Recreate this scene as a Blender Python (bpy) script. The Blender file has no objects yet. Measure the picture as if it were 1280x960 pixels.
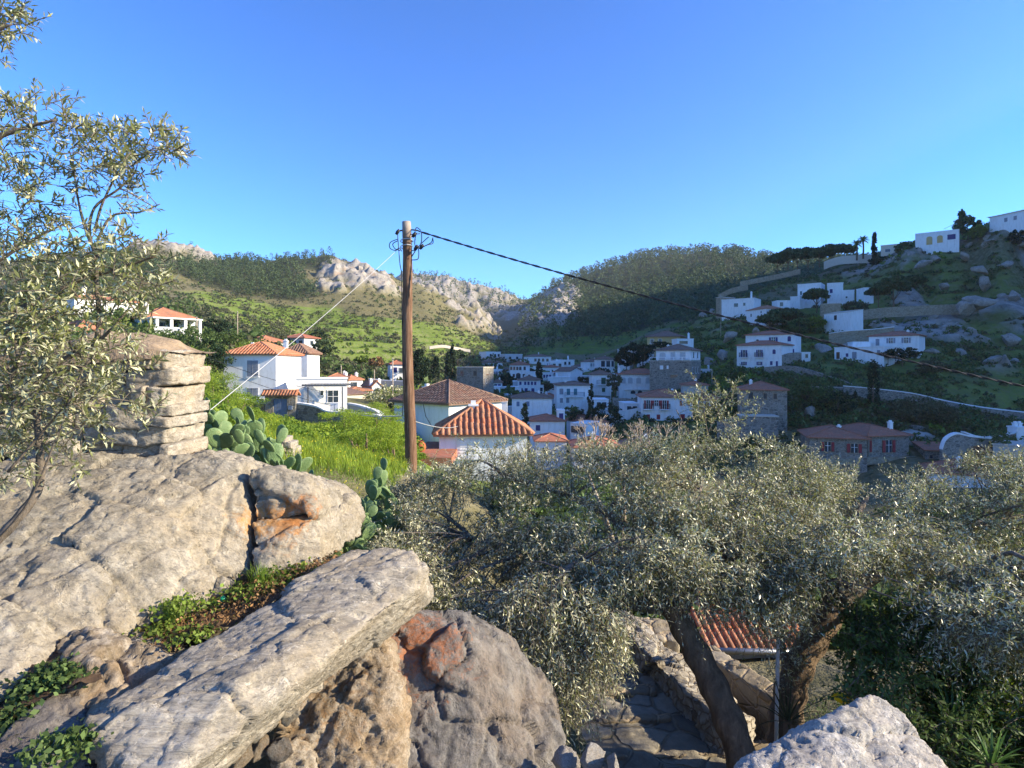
import bpy, bmesh, math, random
import numpy as np
from mathutils import Vector, Matrix
random.seed(7)
RNG = np.random.default_rng(11)
SC = bpy.context.scene
COL = SC.collection
F = 760.0; HY = 455.0
def P(px, py, Y):
    return Vector(((px-640)/F*Y, Y, (HY-py)/F*Y))
R = math.radians
SUN_AZ, SUN_EL = R(97), R(24)

# ------------------------------------------------------------------ noise
def _hash(ix, iy, iz, seed):
    h = (ix*374761393 + iy*668265263 + iz*2147483647 + seed*1274126177) & 0xFFFFFFFF
    h = ((h ^ (h >> 13))*1274126177) & 0xFFFFFFFF
    h = (h ^ (h >> 16)) & 0xFFFFFFFF
    return h.astype(np.float64)/4294967295.0*2-1
def vnoise(p, seed=0):
    p = np.asarray(p, dtype=np.float64)
    i = np.floor(p).astype(np.int64); f = p-i; f = f*f*f*(f*(f*6-15)+10)
    x, y, z = i[..., 0], i[..., 1], i[..., 2]
    fx, fy, fz = f[..., 0], f[..., 1], f[..., 2]
    def c(a, b, d): return _hash(x+a, y+b, z+d, seed)
    x00 = c(0,0,0)*(1-fx)+c(1,0,0)*fx; x10 = c(0,1,0)*(1-fx)+c(1,1,0)*fx
    x01 = c(0,0,1)*(1-fx)+c(1,0,1)*fx; x11 = c(0,1,1)*(1-fx)+c(1,1,1)*fx
    return (x00*(1-fy)+x10*fy)*(1-fz)+(x01*(1-fy)+x11*fy)*fz
def fbm(p, octv=4, seed=0, ridged=False, gain=0.5):
    p = np.asarray(p, dtype=np.float64); a = 1.0; t = 0; s = 0
    for o in range(octv):
        n = vnoise(p*(2.03**o)+o*17.3, seed+o)
        if ridged: n = 1-2*np.abs(n)
        t = t+n*a; s += a; a *= gain
    return t/s

def facets(p, size, seed, stretch=(1,1,1)):
    """broken-rock relief: every cell of a jittered lattice is its own tilted plane"""
    q = np.asarray(p)*np.array(stretch)/size; q = q+.22*np.stack([vnoise(q*1.7+k*9, seed+k) for k in range(3)], -1)
    i = np.floor(q).astype(np.int64); best = np.full(len(q), 1e9); sec = np.full(len(q), 1e9); out = np.zeros(len(q))
    for a in (-1,0,1):
        for b in (-1,0,1):
            for c in (-1,0,1):
                j = i+np.array([a,b,c]); r = [_hash(j[:,0], j[:,1], j[:,2], seed+k*13) for k in range(7)]
                cc = j+.5+np.stack(r[:3], -1)*.42; dv = q-cc; d = (dv**2).sum(1)
                val = (dv*np.stack(r[3:6], -1)).sum(1)*.9+r[6]*.3
                m = d < best; sec = np.where(m, best, np.minimum(sec, d)); out = np.where(m, val, out); best = np.where(m, d, best)
    edge = np.sqrt(sec)-np.sqrt(best)
    return out, edge
# ------------------------------------------------------------------ mesh helpers
def tag(o, label=None, cat=None, group=None, kind=None):
    if label: o['label'] = label
    if cat: o['category'] = cat
    if group: o['group'] = group
    if kind or cat: o['kind'] = kind or 'thing'
    return o
def empty(name, loc=(0,0,0), rz=0):
    o = bpy.data.objects.new(name, None); COL.objects.link(o)
    o.location = loc; o.rotation_euler = (0,0,rz); o.empty_display_size = 0.2
    return o
def npmesh(name, V, Fc, mat, parent=None, smooth=False, attrs=None, loc=None):
    """V (n,3), Fc (m,k) index array; world coordinates unless loc given"""
    V = np.asarray(V, dtype=np.float32); Fc = np.asarray(Fc, dtype=np.int32)
    m = bpy.data.meshes.new(name); k = Fc.shape[1]
    m.vertices.add(len(V)); m.vertices.foreach_set('co', V.ravel())
    m.loops.add(Fc.size); m.loops.foreach_set('vertex_index', Fc.ravel())
    m.polygons.add(len(Fc))
    m.polygons.foreach_set('loop_start', np.arange(0, Fc.size, k, dtype=np.int32))
    m.update(calc_edges=True)
    if smooth: m.polygons.foreach_set('use_smooth', np.ones(len(Fc), dtype=bool))
    for an, arr in (attrs or {}).items():
        if arr.ndim == 1:
            at = m.attributes.new(an, 'FLOAT', 'POINT'); at.data.foreach_set('value', arr.astype(np.float32))
        else:
            at = m.attributes.new(an, 'FLOAT_COLOR', 'POINT'); at.data.foreach_set('color', arr.astype(np.float32).ravel())
    m.materials.append(mat)
    o = bpy.data.objects.new(name, m); COL.objects.link(o)
    if loc is not None: o.location = loc
    if parent: o.parent = parent
    return o
class MB:
    def __init__(s): s.v = []; s.f = []; s.M = Matrix.Identity(4)
    def add(s, vs, fs):
        b = len(s.v)
        for v in vs: s.v.append(tuple(s.M @ Vector(v)))
        for f in fs: s.f.append(tuple(b+i for i in f))
        return s
    def box(s, x0, x1, y0, y1, z0, z1):
        return s.add([(x0,y0,z0),(x1,y0,z0),(x1,y1,z0),(x0,y1,z0),(x0,y0,z1),(x1,y0,z1),(x1,y1,z1),(x0,y1,z1)],
              [(0,3,2,1),(4,5,6,7),(0,1,5,4),(1,2,6,5),(2,3,7,6),(3,0,4,7)])
    def prism(s, poly, y0, y1):
        """poly in x,z; extruded along y"""
        n = len(poly)
        vs = [(x,y0,z) for x,z in poly]+[(x,y1,z) for x,z in poly]
        return s.add(vs, [tuple(range(n)), tuple(range(2*n-1,n-1,-1))]+[(i,n+i,n+(i+1)%n,(i+1)%n) for i in range(n)])
    def tube(s, pts, rad, n=8, caps=True):
        pts = [Vector(p) for p in pts]; N = len(pts)
        if not hasattr(rad, '__len__'): rad = [rad]*N
        b = []; 
        up = Vector((0,0,1)) if abs((pts[-1]-pts[0]).normalized().z) < .9 else Vector((1,0,0))
        for i, p in enumerate(pts):
            d = (pts[min(i+1,N-1)]-pts[max(i-1,0)])
            if d.length < 1e-9: d = Vector((0,0,1))
            d.normalize(); a = d.cross(up)
            if a.length < 1e-4: a = d.cross(Vector((0,1,0)))
            a.normalize(); c = a.cross(d); up = c
            for k in range(n):
                t = 2*math.pi*k/n
                b.append(p+(a*math.cos(t)+c*math.sin(t))*rad[i])
        fs = [(i*n+k, i*n+(k+1)%n, (i+1)*n+(k+1)%n, (i+1)*n+k) for i in range(N-1) for k in range(n)]
        if caps: fs += [tuple(range(n-1,-1,-1)), tuple((N-1)*n+k for k in range(n))]
        return s.add(b, fs)
    def build(s, name, mat, parent=None, smooth=False):
        m = bpy.data.meshes.new(name); m.from_pydata(s.v, [], s.f); m.update()
        if smooth:
            m.polygons.foreach_set('use_smooth', [True]*len(m.polygons))
        m.materials.append(mat)
        o = bpy.data.objects.new(name, m); COL.objects.link(o)
        if parent: o.parent = parent
        return o
def catmull(pts, n=6):
    pts = [Vector(p) for p in pts]; out = []
    for i in range(len(pts)-1):
        p0 = pts[max(i-1,0)]; p1 = pts[i]; p2 = pts[i+1]; p3 = pts[min(i+2,len(pts)-1)]
        for k in range(n):
            t = k/n
            out.append(0.5*((2*p1)+(p2-p0)*t+(2*p0-5*p1+4*p2-p3)*t*t+(3*p1-p0-3*p2+p3)*t*t*t))
    out.append(pts[-1]); return out

# ------------------------------------------------------------------ materials
class N:
    def __init__(s, name):
        s.m = bpy.data.materials.new(name); s.m.use_nodes = True
        s.t = s.m.node_tree; s.t.nodes.clear()
        s.out = s.n('OutputMaterial')
        s.b = s.n('BsdfPrincipled'); s.l(s.b.outputs[0], s.out.inputs[0])
        s.b.inputs['Specular IOR Level'].default_value = .3
    def n(s, t, **kw):
        nd = s.t.nodes.new('ShaderNode'+t)
        for k, v in kw.items(): setattr(nd, k, v)
        return nd
    def l(s, a, b): s.t.links.new(a, b)
    def val(s, x, sock):
        if isinstance(x, (int, float)): sock.default_value = x
        elif isinstance(x, tuple): sock.default_value = x if len(x) == len(sock.default_value) else x+(1,)
        else: s.l(x, sock)
    def coord(s, kind='Object', scale=(1,1,1), rot=(0,0,0)):
        c = s.n('TexCoord'); mp = s.n('Mapping')
        mp.inputs['Scale'].default_value = scale; mp.inputs['Rotation'].default_value = rot
        s.l(c.outputs[kind], mp.inputs[0]); return mp.outputs[0]
    def noise(s, vec, scale, detail=4, rough=.6, dist=0, col=False):
        n = s.n('TexNoise'); s.l(vec, n.inputs['Vector'])
        n.inputs['Scale'].default_value = scale; n.inputs['Detail'].default_value = detail
        n.inputs['Roughness'].default_value = rough; n.inputs['Distortion'].default_value = dist
        return n.outputs['Color' if col else 'Fac']
    def voro(s, vec, scale, feature='F1', out='Distance', rnd=1):
        n = s.n('TexVoronoi'); n.feature = feature; s.l(vec, n.inputs['Vector'])
        n.inputs['Scale'].default_value = scale; n.inputs['Randomness'].default_value = rnd
        return n.outputs[out]
    def ramp(s, fac, stops):
        r = s.n('ValToRGB'); s.l(fac, r.inputs[0]); e = r.color_ramp.elements
        while len(e) < len(stops): e.new(.5)
        for el, (p, c) in zip(e, stops):
            el.position = p; el.color = (c, c, c, 1) if isinstance(c, (int, float)) else tuple(c)+(1,)
        return r.outputs[0]
    def mix(s, f, a, b, mode='MIX'):
        m = s.n('Mix'); m.data_type = 'RGBA'; m.blend_type = mode
        s.val(f, m.inputs[0]); s.val(a, m.inputs[6]); s.val(b, m.inputs[7])
        return m.outputs[2]
    def math(s, op, a, b=0.0):
        m = s.n('Math'); m.operation = op; s.val(a, m.inputs[0]); s.val(b, m.inputs[1]); return m.outputs[0]
    def attr(s, name, out='Fac'):
        a = s.n('Attribute'); a.attribute_name = name; return a.outputs[out]
    def bump(s, h, strength=.5, dist=.02, normal=None):
        b = s.n('Bump'); s.l(h, b.inputs['Height']); b.inputs['Strength'].default_value = strength
        b.inputs['Distance'].default_value = dist
        if normal: s.l(normal, b.inputs['Normal'])
        return b.outputs[0]
    def fin(s, col, rough=.8, nrm=None, spec=None):
        s.val(col, s.b.inputs['Base Color']); s.val(rough, s.b.inputs['Roughness'])
        if nrm: s.l(nrm, s.b.inputs['Normal'])
        if spec is not None: s.b.inputs['Specular IOR Level'].default_value = spec
        return s.m
M = {}
def plain(key, col, rough=.7, vary=.15, scale=3, bumpd=.004, spec=.3, metal=0):
    s = N(key); v = s.coord(); a = s.noise(v, scale, 5, .65); b = s.noise(v, scale*9, 3, .6)
    lo = tuple(c*(1-vary) for c in col); hi = tuple(min(1, c*(1+vary)) for c in col)
    c = s.ramp(a, [(.3, lo), (.7, hi)])
    M[key] = s.fin(c, rough, s.bump(b, .4, bumpd), spec); s.b.inputs['Metallic'].default_value = metal
def plaster(key, col, dirt=(.45,.42,.36)):
    s = N(key); v = s.coord(); vs = s.coord(scale=(1,1,.25))
    a = s.noise(v, .6, 6, .7); st = s.noise(vs, 2.2, 5, .7); fine = s.noise(v, 14, 4, .6)
    c = s.mix(s.ramp(a, [(.35, 0.0), (.75, .35)]), col, tuple(x*.8 for x in col))
    c = s.mix(s.ramp(st, [(.48, 0.0), (.75, .5)]), c, dirt)
    M[key] = s.fin(c, .9, s.bump(fine, .5, .01), .2)
def masonry(key, cols, mortar, scale=2.2, flat=(1,1,1.6)):
    s = N(key); v0 = s.coord(scale=flat)
    wob = s.noise(v0, 3, 3, .5, col=True)
    vm = s.n('Vector Math'.replace(' ', '')); vm.operation = 'MULTIPLY_ADD'; s.l(wob, vm.inputs[0])
    vm.inputs[1].default_value = (.12,.12,.12); s.l(v0, vm.inputs[2]); v = vm.outputs[0]
    e = s.voro(v, scale, 'DISTANCE_TO_EDGE'); c = s.voro(v, scale, 'F1', 'Color')
    sep = s.n('SeparateColor'); s.l(c, sep.inputs[0])
    st = s.ramp(sep.outputs[0], [(i/(len(cols)-1)*.8+.1, k) for i, k in enumerate(cols)])
    fine = s.noise(v0, 12, 6, .7); st = s.mix(.6, st, s.ramp(fine, [(.25, .35), (.75, 1.0)]), 'MULTIPLY')
    st = s.mix(.35, st, s.ramp(s.noise(v0, .5, 4, .6), [(.3, .4), (.7, 1.0)]), 'MULTIPLY')
    j = s.ramp(e, [(.02, 0.0), (.07, 1.0)])
    col = s.mix(j, mortar, st)
    h = s.math('ADD', s.math('MULTIPLY', j, .8), s.math('MULTIPLY', fine, .5))
    M[key] = s.fin(col, .92, s.bump(h, .8, .04), .2)
def rockmat(key, c1, c2, c3, scale=1.0, stretch=(1,1,1), rot=(0,0,0), stain=None, dark=(.09,.085,.08), bstr=1.0, lich=.5):
    """c1 base, c2 lighter, c3 warm; stain = (local centre, radius, colour)"""
    s = N(key); v = s.coord(); vs = s.coord(scale=stretch, rot=rot)
    big = s.noise(v, 1.3*scale, 7, .65, .4); med = s.noise(vs, 5*scale, 9, .72, .6); fine = s.noise(vs, 26*scale, 8, .75)
    pits = s.voro(v, 19*scale); crn = s.noise(vs, 1.7*scale, 5, .55, 1.2); cr = s.math('ABSOLUTE', s.math('SUBTRACT', crn, .5))
    col = s.ramp(med, [(.28, tuple(x*.5 for x in c1)), (.45, c1), (.62, c2), (.8, tuple(min(.8, x*1.2) for x in c2))])
    col = s.mix(s.ramp(big, [(.42, 0.0), (.68, .8)]), col, s.mix(.75, col, c3, 'MIX'))
    col = s.mix(s.ramp(fine, [(.3, .85), (.52, 0.0)]), col, tuple(x*.45 for x in c1))
    li = s.noise(v, 9*scale, 8, .8, 1.0)
    col = s.mix(s.ramp(li, [(.56, 0.0), (.64, lich)]), col, tuple(min(.75, x*1.35) for x in c2))
    li2 = s.noise(s.coord(rot=(1,2,.5)), 6*scale, 9, .8, .8)
    col = s.mix(s.ramp(li2, [(.6, 0.0), (.68, .7)]), col, dark)
    for (cc, rr, sc_) in (stain or []):
        g = s.n('NewGeometry'); vm = s.n('VectorMath'); vm.operation = 'DISTANCE'
        s.l(g.outputs['Position'], vm.inputs[0]); vm.inputs[1].default_value = cc
        d = s.math('ADD', s.math('DIVIDE', vm.outputs['Value'], rr), s.math('MULTIPLY', s.math('SUBTRACT', li, .5), 4.5))
        col = s.mix(s.ramp(d, [(.3, .75), (1.0, 0.0)]), col, s.mix(med, tuple(x*.6 for x in sc_), tuple(x*1.3 for x in sc_)))
    h = s.math('ADD', s.math('MULTIPLY', med, 1.0), s.math('MULTIPLY', fine, .45))
    h = s.math('ADD', h, s.math('MULTIPLY', s.ramp(pits, [(0, 0.0), (.35, 1.0)]), .18))
    h = s.math('ADD', h, s.math('MULTIPLY', s.ramp(cr, [(.0, 0.0), (.012, 1.0)]), .12))
    M[key] = s.fin(col, .88, s.bump(h, bstr, .035/scale), .25)
def leafmat(key, top, under, trans=.35, rough=.5, vary=.35, spec=.4):
    s = N(key); g = s.n('NewGeometry'); oi = s.n('ObjectInfo')
    rnd = g.outputs['Random Per Island']
    t = s.ramp(rnd, [(0, tuple(x*(1-vary) for x in top)), (.6, top), (1, tuple(x*(1+vary) for x in top))])
    u = s.ramp(rnd, [(0, tuple(x*(1-vary) for x in under)), (1, tuple(x*(1+vary) for x in under))])
    pn = s.n('NewGeometry'); nz = s.noise(pn.outputs['Position'], 1.6, 3, .6)
    k = s.ramp(nz, [(.35, .6), (.65, 1.25)]); t = s.mix(1.0, t, k, 'MULTIPLY'); u = s.mix(1.0, u, k, 'MULTIPLY')
    c = s.mix(g.outputs['Backfacing'], t, u)
    s.val(c, s.b.inputs['Base Color']); s.b.inputs['Roughness'].default_value = rough
    s.b.inputs['Specular IOR Level'].default_value = spec
    tr = s.n('BsdfTranslucent'); s.l(s.mix(.5, t, tuple(min(1, x*2.2) for x in top)), tr.inputs[0])
    mx = s.n('MixShader'); mx.inputs[0].default_value = trans
    s.l(s.b.outputs[0], mx.inputs[1]); s.l(tr.outputs[0], mx.inputs[2]); s.l(mx.outputs[0], s.out.inputs[0])
    M[key] = s.m
def tilemat(key, c1, c2, c3):
    s = N(key); v = s.coord(); g = s.n('NewGeometry')
    a = s.noise(v, 1.2, 5, .7); b = s.noise(v, 9, 5, .7)
    c = s.ramp(b, [(.25, tuple(x*.55 for x in c1)), (.5, c1), (.75, c2)])
    c = s.mix(s.ramp(g.outputs['Random Per Island'], [(0, 0.0), (1, .7)]), c, c3)
    c = s.mix(s.ramp(a, [(.42, 0.0), (.7, .65)]), c, (.14,.1,.07)); c = s.mix(s.ramp(s.noise(v, 3.5, 6, .8), [(.55, 0.0), (.66, .6)]), c, (.4,.33,.24))
    M[key] = s.fin(c, .85, s.bump(b, .4, .01), .2)

plaster('white', (.78,.78,.77)); plaster('cream', (.62,.56,.44)); plaster('ochre', (.55,.38,.16)); plaster('greywash', (.5,.52,.54))
plaster('cap', (.8,.8,.79), (.5,.48,.44))
masonry('stone', [(.2,.18,.15),(.3,.27,.22),(.4,.36,.3),(.25,.22,.18)], (.36,.33,.28))
masonry('stone_dark', [(.13,.12,.1),(.22,.2,.18),(.3,.27,.23)], (.11,.1,.09), 2.6)
masonry('stone_tan', [(.3,.24,.16),(.42,.35,.24),(.5,.43,.32)], (.38,.3,.2), 3.2)
masonry('paving', [(.22,.2,.16),(.34,.3,.23),(.42,.38,.3)], (.2,.17,.12), 2.6, (1,1,1))
tilemat('tile', (.42,.13,.06), (.55,.22,.1), (.5,.26,.15)); tilemat('tile_old', (.2,.1,.07), (.3,.17,.12), (.24,.17,.13)); tilemat('tile_red', (.4,.12,.06), (.5,.18,.1), (.38,.17,.11))
plain('glass', (.03,.045,.06), .12, .3, 2, .0, .6); plain('paint_grey', (.24,.26,.3), .5); plain('paint_red', (.26,.03,.04), .5)
plain('paint_navy', (.04,.04,.16), .5); plain('paint_green', (.02,.09,.05), .5); plain('paint_white', (.75,.75,.75), .5, .05)
plain('paint_teal', (.05,.2,.25), .5); plain('paint_bluegrey', (.15,.2,.3), .55); plain('paint_brown', (.14,.06,.03), .6)
plain('wire', (.02,.02,.022), .5); plain('wire_light', (.45,.45,.45), .45, .1); plain('metal', (.3,.3,.3), .4, .15, 4, .001, .5, .8)
plain('soil', (.09,.055,.03), .95, .5, 12, .03); plain('earth', (.36,.24,.13), .95, .3, 5, .03); plain('concrete', (.5,.45,.38), .9, .2, 5, .01)
plain('terracotta', (.35,.1,.04), .8); plain('yellow_plastic', (.75,.55,.02), .4, .05); plain('green_plastic', (.02,.35,.14), .35, .05)
plain('tarp', (.05,.12,.25), .6, .2); plain('bark_dry', (.42,.34,.26), .9, .3, 8, .01)
def polemat():
    s = N('pole_wood'); v = s.coord(scale=(1,1,.06)); a = s.noise(v, 22, 8, .7, .3); b = s.noise(s.coord(), 2.5, 5, .7)
    c = s.ramp(a, [(.3, (.045,.022,.012)), (.48, (.15,.08,.045)), (.62, (.26,.16,.1)), (.8, (.38,.28,.2))])
    c = s.mix(s.ramp(b, [(.45, 0.0), (.7, .5)]), c, (.1,.05,.025))
    sep = s.n('SeparateXYZ'); s.l(s.n('TexCoord').outputs['Object'], sep.inputs[0])
    c = s.mix(s.ramp(s.math('DIVIDE', sep.outputs[2], 7.0), [(.88, 0.0), (.95, .65)]), c, (.42,.38,.32))
    M['pole_wood'] = s.fin(c, .8, s.bump(a, .7, .02))
polemat()
def barkmat(key, c):
    s = N(key); v = s.coord(scale=(1,1,.35)); a = s.noise(v, 16, 9, .75, .6); b = s.noise(s.coord(), 3, 5, .6)
    col = s.ramp(a, [(.3, tuple(x*.35 for x in c)), (.55, c), (.75, tuple(x*1.7 for x in c))])
    col = s.mix(s.ramp(b, [(.5, 0.0), (.7, .5)]), col, (.1,.1,.08))
    M[key] = s.fin(col, .9, s.bump(a, 1, .03))
barkmat('bark', (.2,.14,.09)); barkmat('bark_olive', (.2,.165,.13))
leafmat('olive', (.19,.21,.07), (.58,.56,.36), .28, .36, .45, .6)
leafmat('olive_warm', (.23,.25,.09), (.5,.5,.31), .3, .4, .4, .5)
leafmat('pine', (.07,.105,.04), (.075,.11,.045), .15, .7, .4, .15)
leafmat('cypress', (.02,.042,.018), (.025,.045,.02), .1, .7, .4, .15)
leafmat('bush', (.08,.125,.035), (.085,.13,.04), .25, .6, .45, .2)
leafmat('bush_light', (.14,.2,.03), (.15,.2,.04), .35, .6, .4, .2)
leafmat('bush_dull', (.1,.11,.055), (.085,.09,.045), .2, .7, .45, .2)
leafmat('grass', (.15,.23,.03), (.15,.23,.03), .4, .6, .45, .2)
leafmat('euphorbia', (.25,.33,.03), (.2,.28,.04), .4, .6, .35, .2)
leafmat('flower', (.6,.5,.03), (.6,.5,.03), .3, .6, .2, .2)
leafmat('dryleaf', (.22,.12,.05), (.25,.15,.07), .2, .8, .5, .2)
leafmat('palmleaf', (.07,.14,.035), (.08,.15,.04), .3, .45, .35, .4)
def cactusmat():
    s = N('cactus'); v = s.coord(); a = s.noise(v, 3, 5, .6); d = s.voro(v, 24)
    c = s.ramp(a, [(.3, (.1,.17,.06)), (.55, (.18,.27,.11)), (.75, (.33,.38,.17))])
    c = s.mix(s.ramp(d, [(.1, .8), (.18, 0.0)]), c, (.1,.1,.04))
    M['cactus'] = s.fin(c, .55, s.bump(d, .4, .01), .4)
cactusmat()
# ------------------------------------------------------------------ terrain
CP = []   # control points X,Y,z
def cp(px, py, Y, dz=0): p = P(px, py, Y); CP.append((p.x, p.y, p.z+dz))
# foreground
for x, y, z in [(0,0,-1.8),(-3,0,-1.6),(3,0,-1.9),(0,-10,-1.5),(-15,0,0),(15,-5,-4),(0,1.5,-2.1),(-1.2,2.6,-2.4),(0.3,2.6,-3.0),(1.5,2.6,-2.7),(3,2.5,-2.9),
    (.6,4,-3.6),(1.2,5.2,-3.9),(1.0,7,-3.9),(.5,9,-3.9),(2.6,5.5,-3.9),(2.6,7.5,-4.5),(4,6.5,-3.9),(2.5,9,-4.9),(5,10,-5.0),(8,7,-4.2),(-1.2,4.4,-2.3),(-2.6,4.6,-1.9),(-4.5,4.5,-1.6),
    (-.6,6.5,-2.7),(-2.2,7,-1.7),(-4.5,8,-1.3),(-8,8,-.8),(-1.7,10,-2.2),(-1.6,15,-2.95),(-.3,14,-3.4),(1.5,15,-4.8),(6,16,-6.5),(14,14,-6.5),(25,25,-11),(12,35,-11),(20,55,-14.5)]:
    CP.append((x, y, z))
for a in [(450,575,18),(400,560,25),(330,550,22),(480,545,30),(300,520,38),(440,535,40),(250,500,40),(500,535,42),(560,590,32),(605,600,32),(660,610,33),(560,580,45),(620,580,45),
    (358,527,57),(300,512,60),(420,530,60),(480,538,60),(320,497,68),(400,498,72),(440,512,66),(200,470,55),(240,455,80),(100,440,60),(0,440,60),(-200,420,70),
    (100,408,95),(210,418,92),(60,385,130),(200,390,140),(290,420,150),(370,432,170),(260,430,120),(420,490,95),(450,500,105),(450,478,135),(500,465,190),(400,455,165),(330,440,120),
    (520,500,85),(590,495,128),(545,475,170),(590,462,215),(500,440,250),(420,425,250),(340,410,260),(560,445,290),(640,443,290),
    (400,402,330),(480,405,350),(560,420,350),(320,385,340),(250,370,340),(180,360,340),(60,350,330),(-100,350,330),
    (400,375,420),(480,380,440),(540,392,450),(600,420,430),(300,360,430),(220,345,430),
    (400,345,520),(450,348,530),(500,365,540),(340,340,520),(260,335,520),
    (560,385,560),(600,402,560),(625,425,520),
    # left skyline
    (-250,340,560),(-80,330,580),(60,326,600),(180,317,610),(240,318,620),(300,325,620),(360,322,620),(410,321,620),(450,330,610),(490,345,610),(520,355,620),(560,370,640),(595,385,650),(615,405,640),
    # town floor
    (670,580,85),(740,570,82),(800,575,80),(690,560,100),(690,522,116),(665,495,160),(652,472,210),(650,455,245),(690,458,245),(715,462,235),(700,485,180),(720,512,140),(760,500,140),(750,535,110),(780,520,108),
    (800,500,128),(830,530,100),(860,545,95),(740,460,230),(760,452,220),(780,452,205),(830,432,185),(860,432,175),(830,470,140),(870,482,125),(890,500,110),(900,530,95),
    (640,438,330),(690,440,340),(760,438,330),(820,415,300),(860,410,280),
    (960,545,88),(925,545,90),(1000,530,92),(1010,490,105),(950,465,125),(990,455,128),(1040,455,122),(1100,455,120),(1150,440,125),(920,470,120),(900,450,150),
    (1100,600,72),(1050,610,74),(1180,600,70),(1250,610,66),(1140,545,84),(1200,555,80),(1270,550,78),(1060,520,92),(1100,518,94),(1200,520,92),(1280,530,88),(1280,515,100),(1180,495,103),(1100,488,105),
    (1000,430,150),(1060,418,150),(1100,415,148),(1200,450,120),(1280,470,112),(1200,420,140),(1280,430,135),
    (920,395,188),(950,400,178),(985,385,190),(1030,380,188),(1060,395,168),(1120,395,165),(1180,392,160),(1260,385,152),(1100,355,190),(1160,345,185),(1220,340,180),(1280,335,175),
    (1000,350,240),(1050,340,235),(1110,322,225),(1170,306,205),(1250,283,215),(1300,276,220),(1215,292,220),(1280,281,245),(1330,275,240),(1144,311,195),(1172,311,192),(1199,311,190),(1237,293,186),(1265,293,181),(1220,302,190),(1330,282,195),
    (870,400,250),(900,385,255),(940,365,260),(980,352,265),(1060,332,260),
    # behind right ridge
    (900,400,330),(960,385,340),(1020,370,350),(1100,345,330),(1200,320,300),
    # forest hill
    (690,405,520),(740,410,480),(800,400,500),(860,390,480),(920,380,470),
    (700,385,640),(740,372,700),(800,355,720),(860,350,700),(920,350,680),(1000,345,650),
    (700,362,800),(730,345,860),(760,332,880),(800,322,900),(840,317,910),(880,315,910),(920,318,900),(960,326,880),(1020,330,850),(1100,330,800),
    # gorge and far hill
    (650,425,430),(660,400,620),(655,390,900),(640,400,800),(600,400,850),(560,395,850),(668,380,1150),
    (500,345,1200),(530,347,1200),(560,350,1200),(600,360,1220),(630,366,1240),(650,374,1300),(680,366,1300),
    ]: cp(*a)
# slopes falling away behind the ridges, and unseen land outside the frame, raised at right to shade the town
for px, Y, z in [(180,800,70),(300,800,75),(420,800,72),(500,780,60),(570,760,40),(0,800,70),(780,1200,110),(880,1200,120),(1000,1150,110),(600,1700,150),(500,1700,150),(680,1700,150),(900,1800,100),(200,1800,100)]:
    CP.append(((px-640)/F*Y, Y, z))
HX = [(740,760,230),(820,700,250),(1000,650,270),(.85*400,400,92),(.85*600,600,130),(.85*800,800,165),(200,215,46),(215,240,50),(240,275,56),(270,310,60),(1080,950,230),(1150,1000,240),(930,800,230),(1150,1120,240),(820,970,180),(.84*1100,1100,210),(.84*1300,1300,230),(.7*1200,1200,180),(870,620,260),(230,170,84),(260,220,112),(300,-25,35),(300,15,80),(300,52,122),(300,90,132),(300,130,136),(300,170,138),(300,240,142),(330,290,142),(240,100,90),(250,50,60),(380,160,168),(400,40,130),(460,200,195),(420,300,190),(480,420,250),(560,440,270),(520,320,240),(600,150,180),(640,500,270),(450,560,120),(800,500,250),(310,-60,0),(420,-60,20),(190,110,52),(160,60,8),(100,50,-10),
      (60,0,-12),(150,-20,-12),(300,-80,-5),(60,-60,-8),(0,-100,0),(-60,-40,4),(-60,20,3),(-150,60,25),(-250,150,60),(-400,100,90),(-400,300,110),(-500,500,120),(-700,200,100),(0,-400,0),(400,-400,-5),(-400,-300,20),
      (1200,0,60),(-1200,0,80),(0,-1500,0),(1300,1300,100),(-1300,1300,90),(0,2600,120),(1200,-1200,0),(-1200,-1200,20)]
CP += HX
CP = np.array(CP)
def warp(x, y):
    r = np.sqrt(x*x+y*y)+1e-6; k = np.log1p(r/4.0)/r
    return np.stack([x*k, y*k], -1)
_W = warp(CP[:,0], CP[:,1])
def _tps(d2): return .5*d2*np.log(d2+1e-12)
def _fit():
    n = len(CP); d2 = ((_W[:,None]-_W[None])**2).sum(-1)
    r = np.hypot(CP[:,0], CP[:,1])+4
    # heights stored as z/(r+4) so near and far weigh alike
    A = np.zeros((n+3, n+3)); A[:n,:n] = _tps(d2)+np.eye(n)*2e-4
    A[:n,n] = 1; A[:n,n+1:] = _W; A[n,:n] = 1; A[n+1:,:n] = _W.T
    b = np.zeros(n+3); b[:n] = CP[:,2]/r
    return np.linalg.solve(A, b)
_S = _fit()
def base_h(x, y):
    x = np.asarray(x, float).ravel(); y = np.asarray(y, float).ravel(); out = np.zeros(len(x))
    for i in range(0, len(x), 20000):
        w = warp(x[i:i+20000], y[i:i+20000]); d2 = ((w[:,None]-_W[None])**2).sum(-1)
        v = _tps(d2)@_S[:len(CP)]+_S[len(CP)]+w@_S[len(CP)+1:]
        out[i:i+20000] = v*(np.hypot(x[i:i+20000], y[i:i+20000])+4)
    return out
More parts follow.
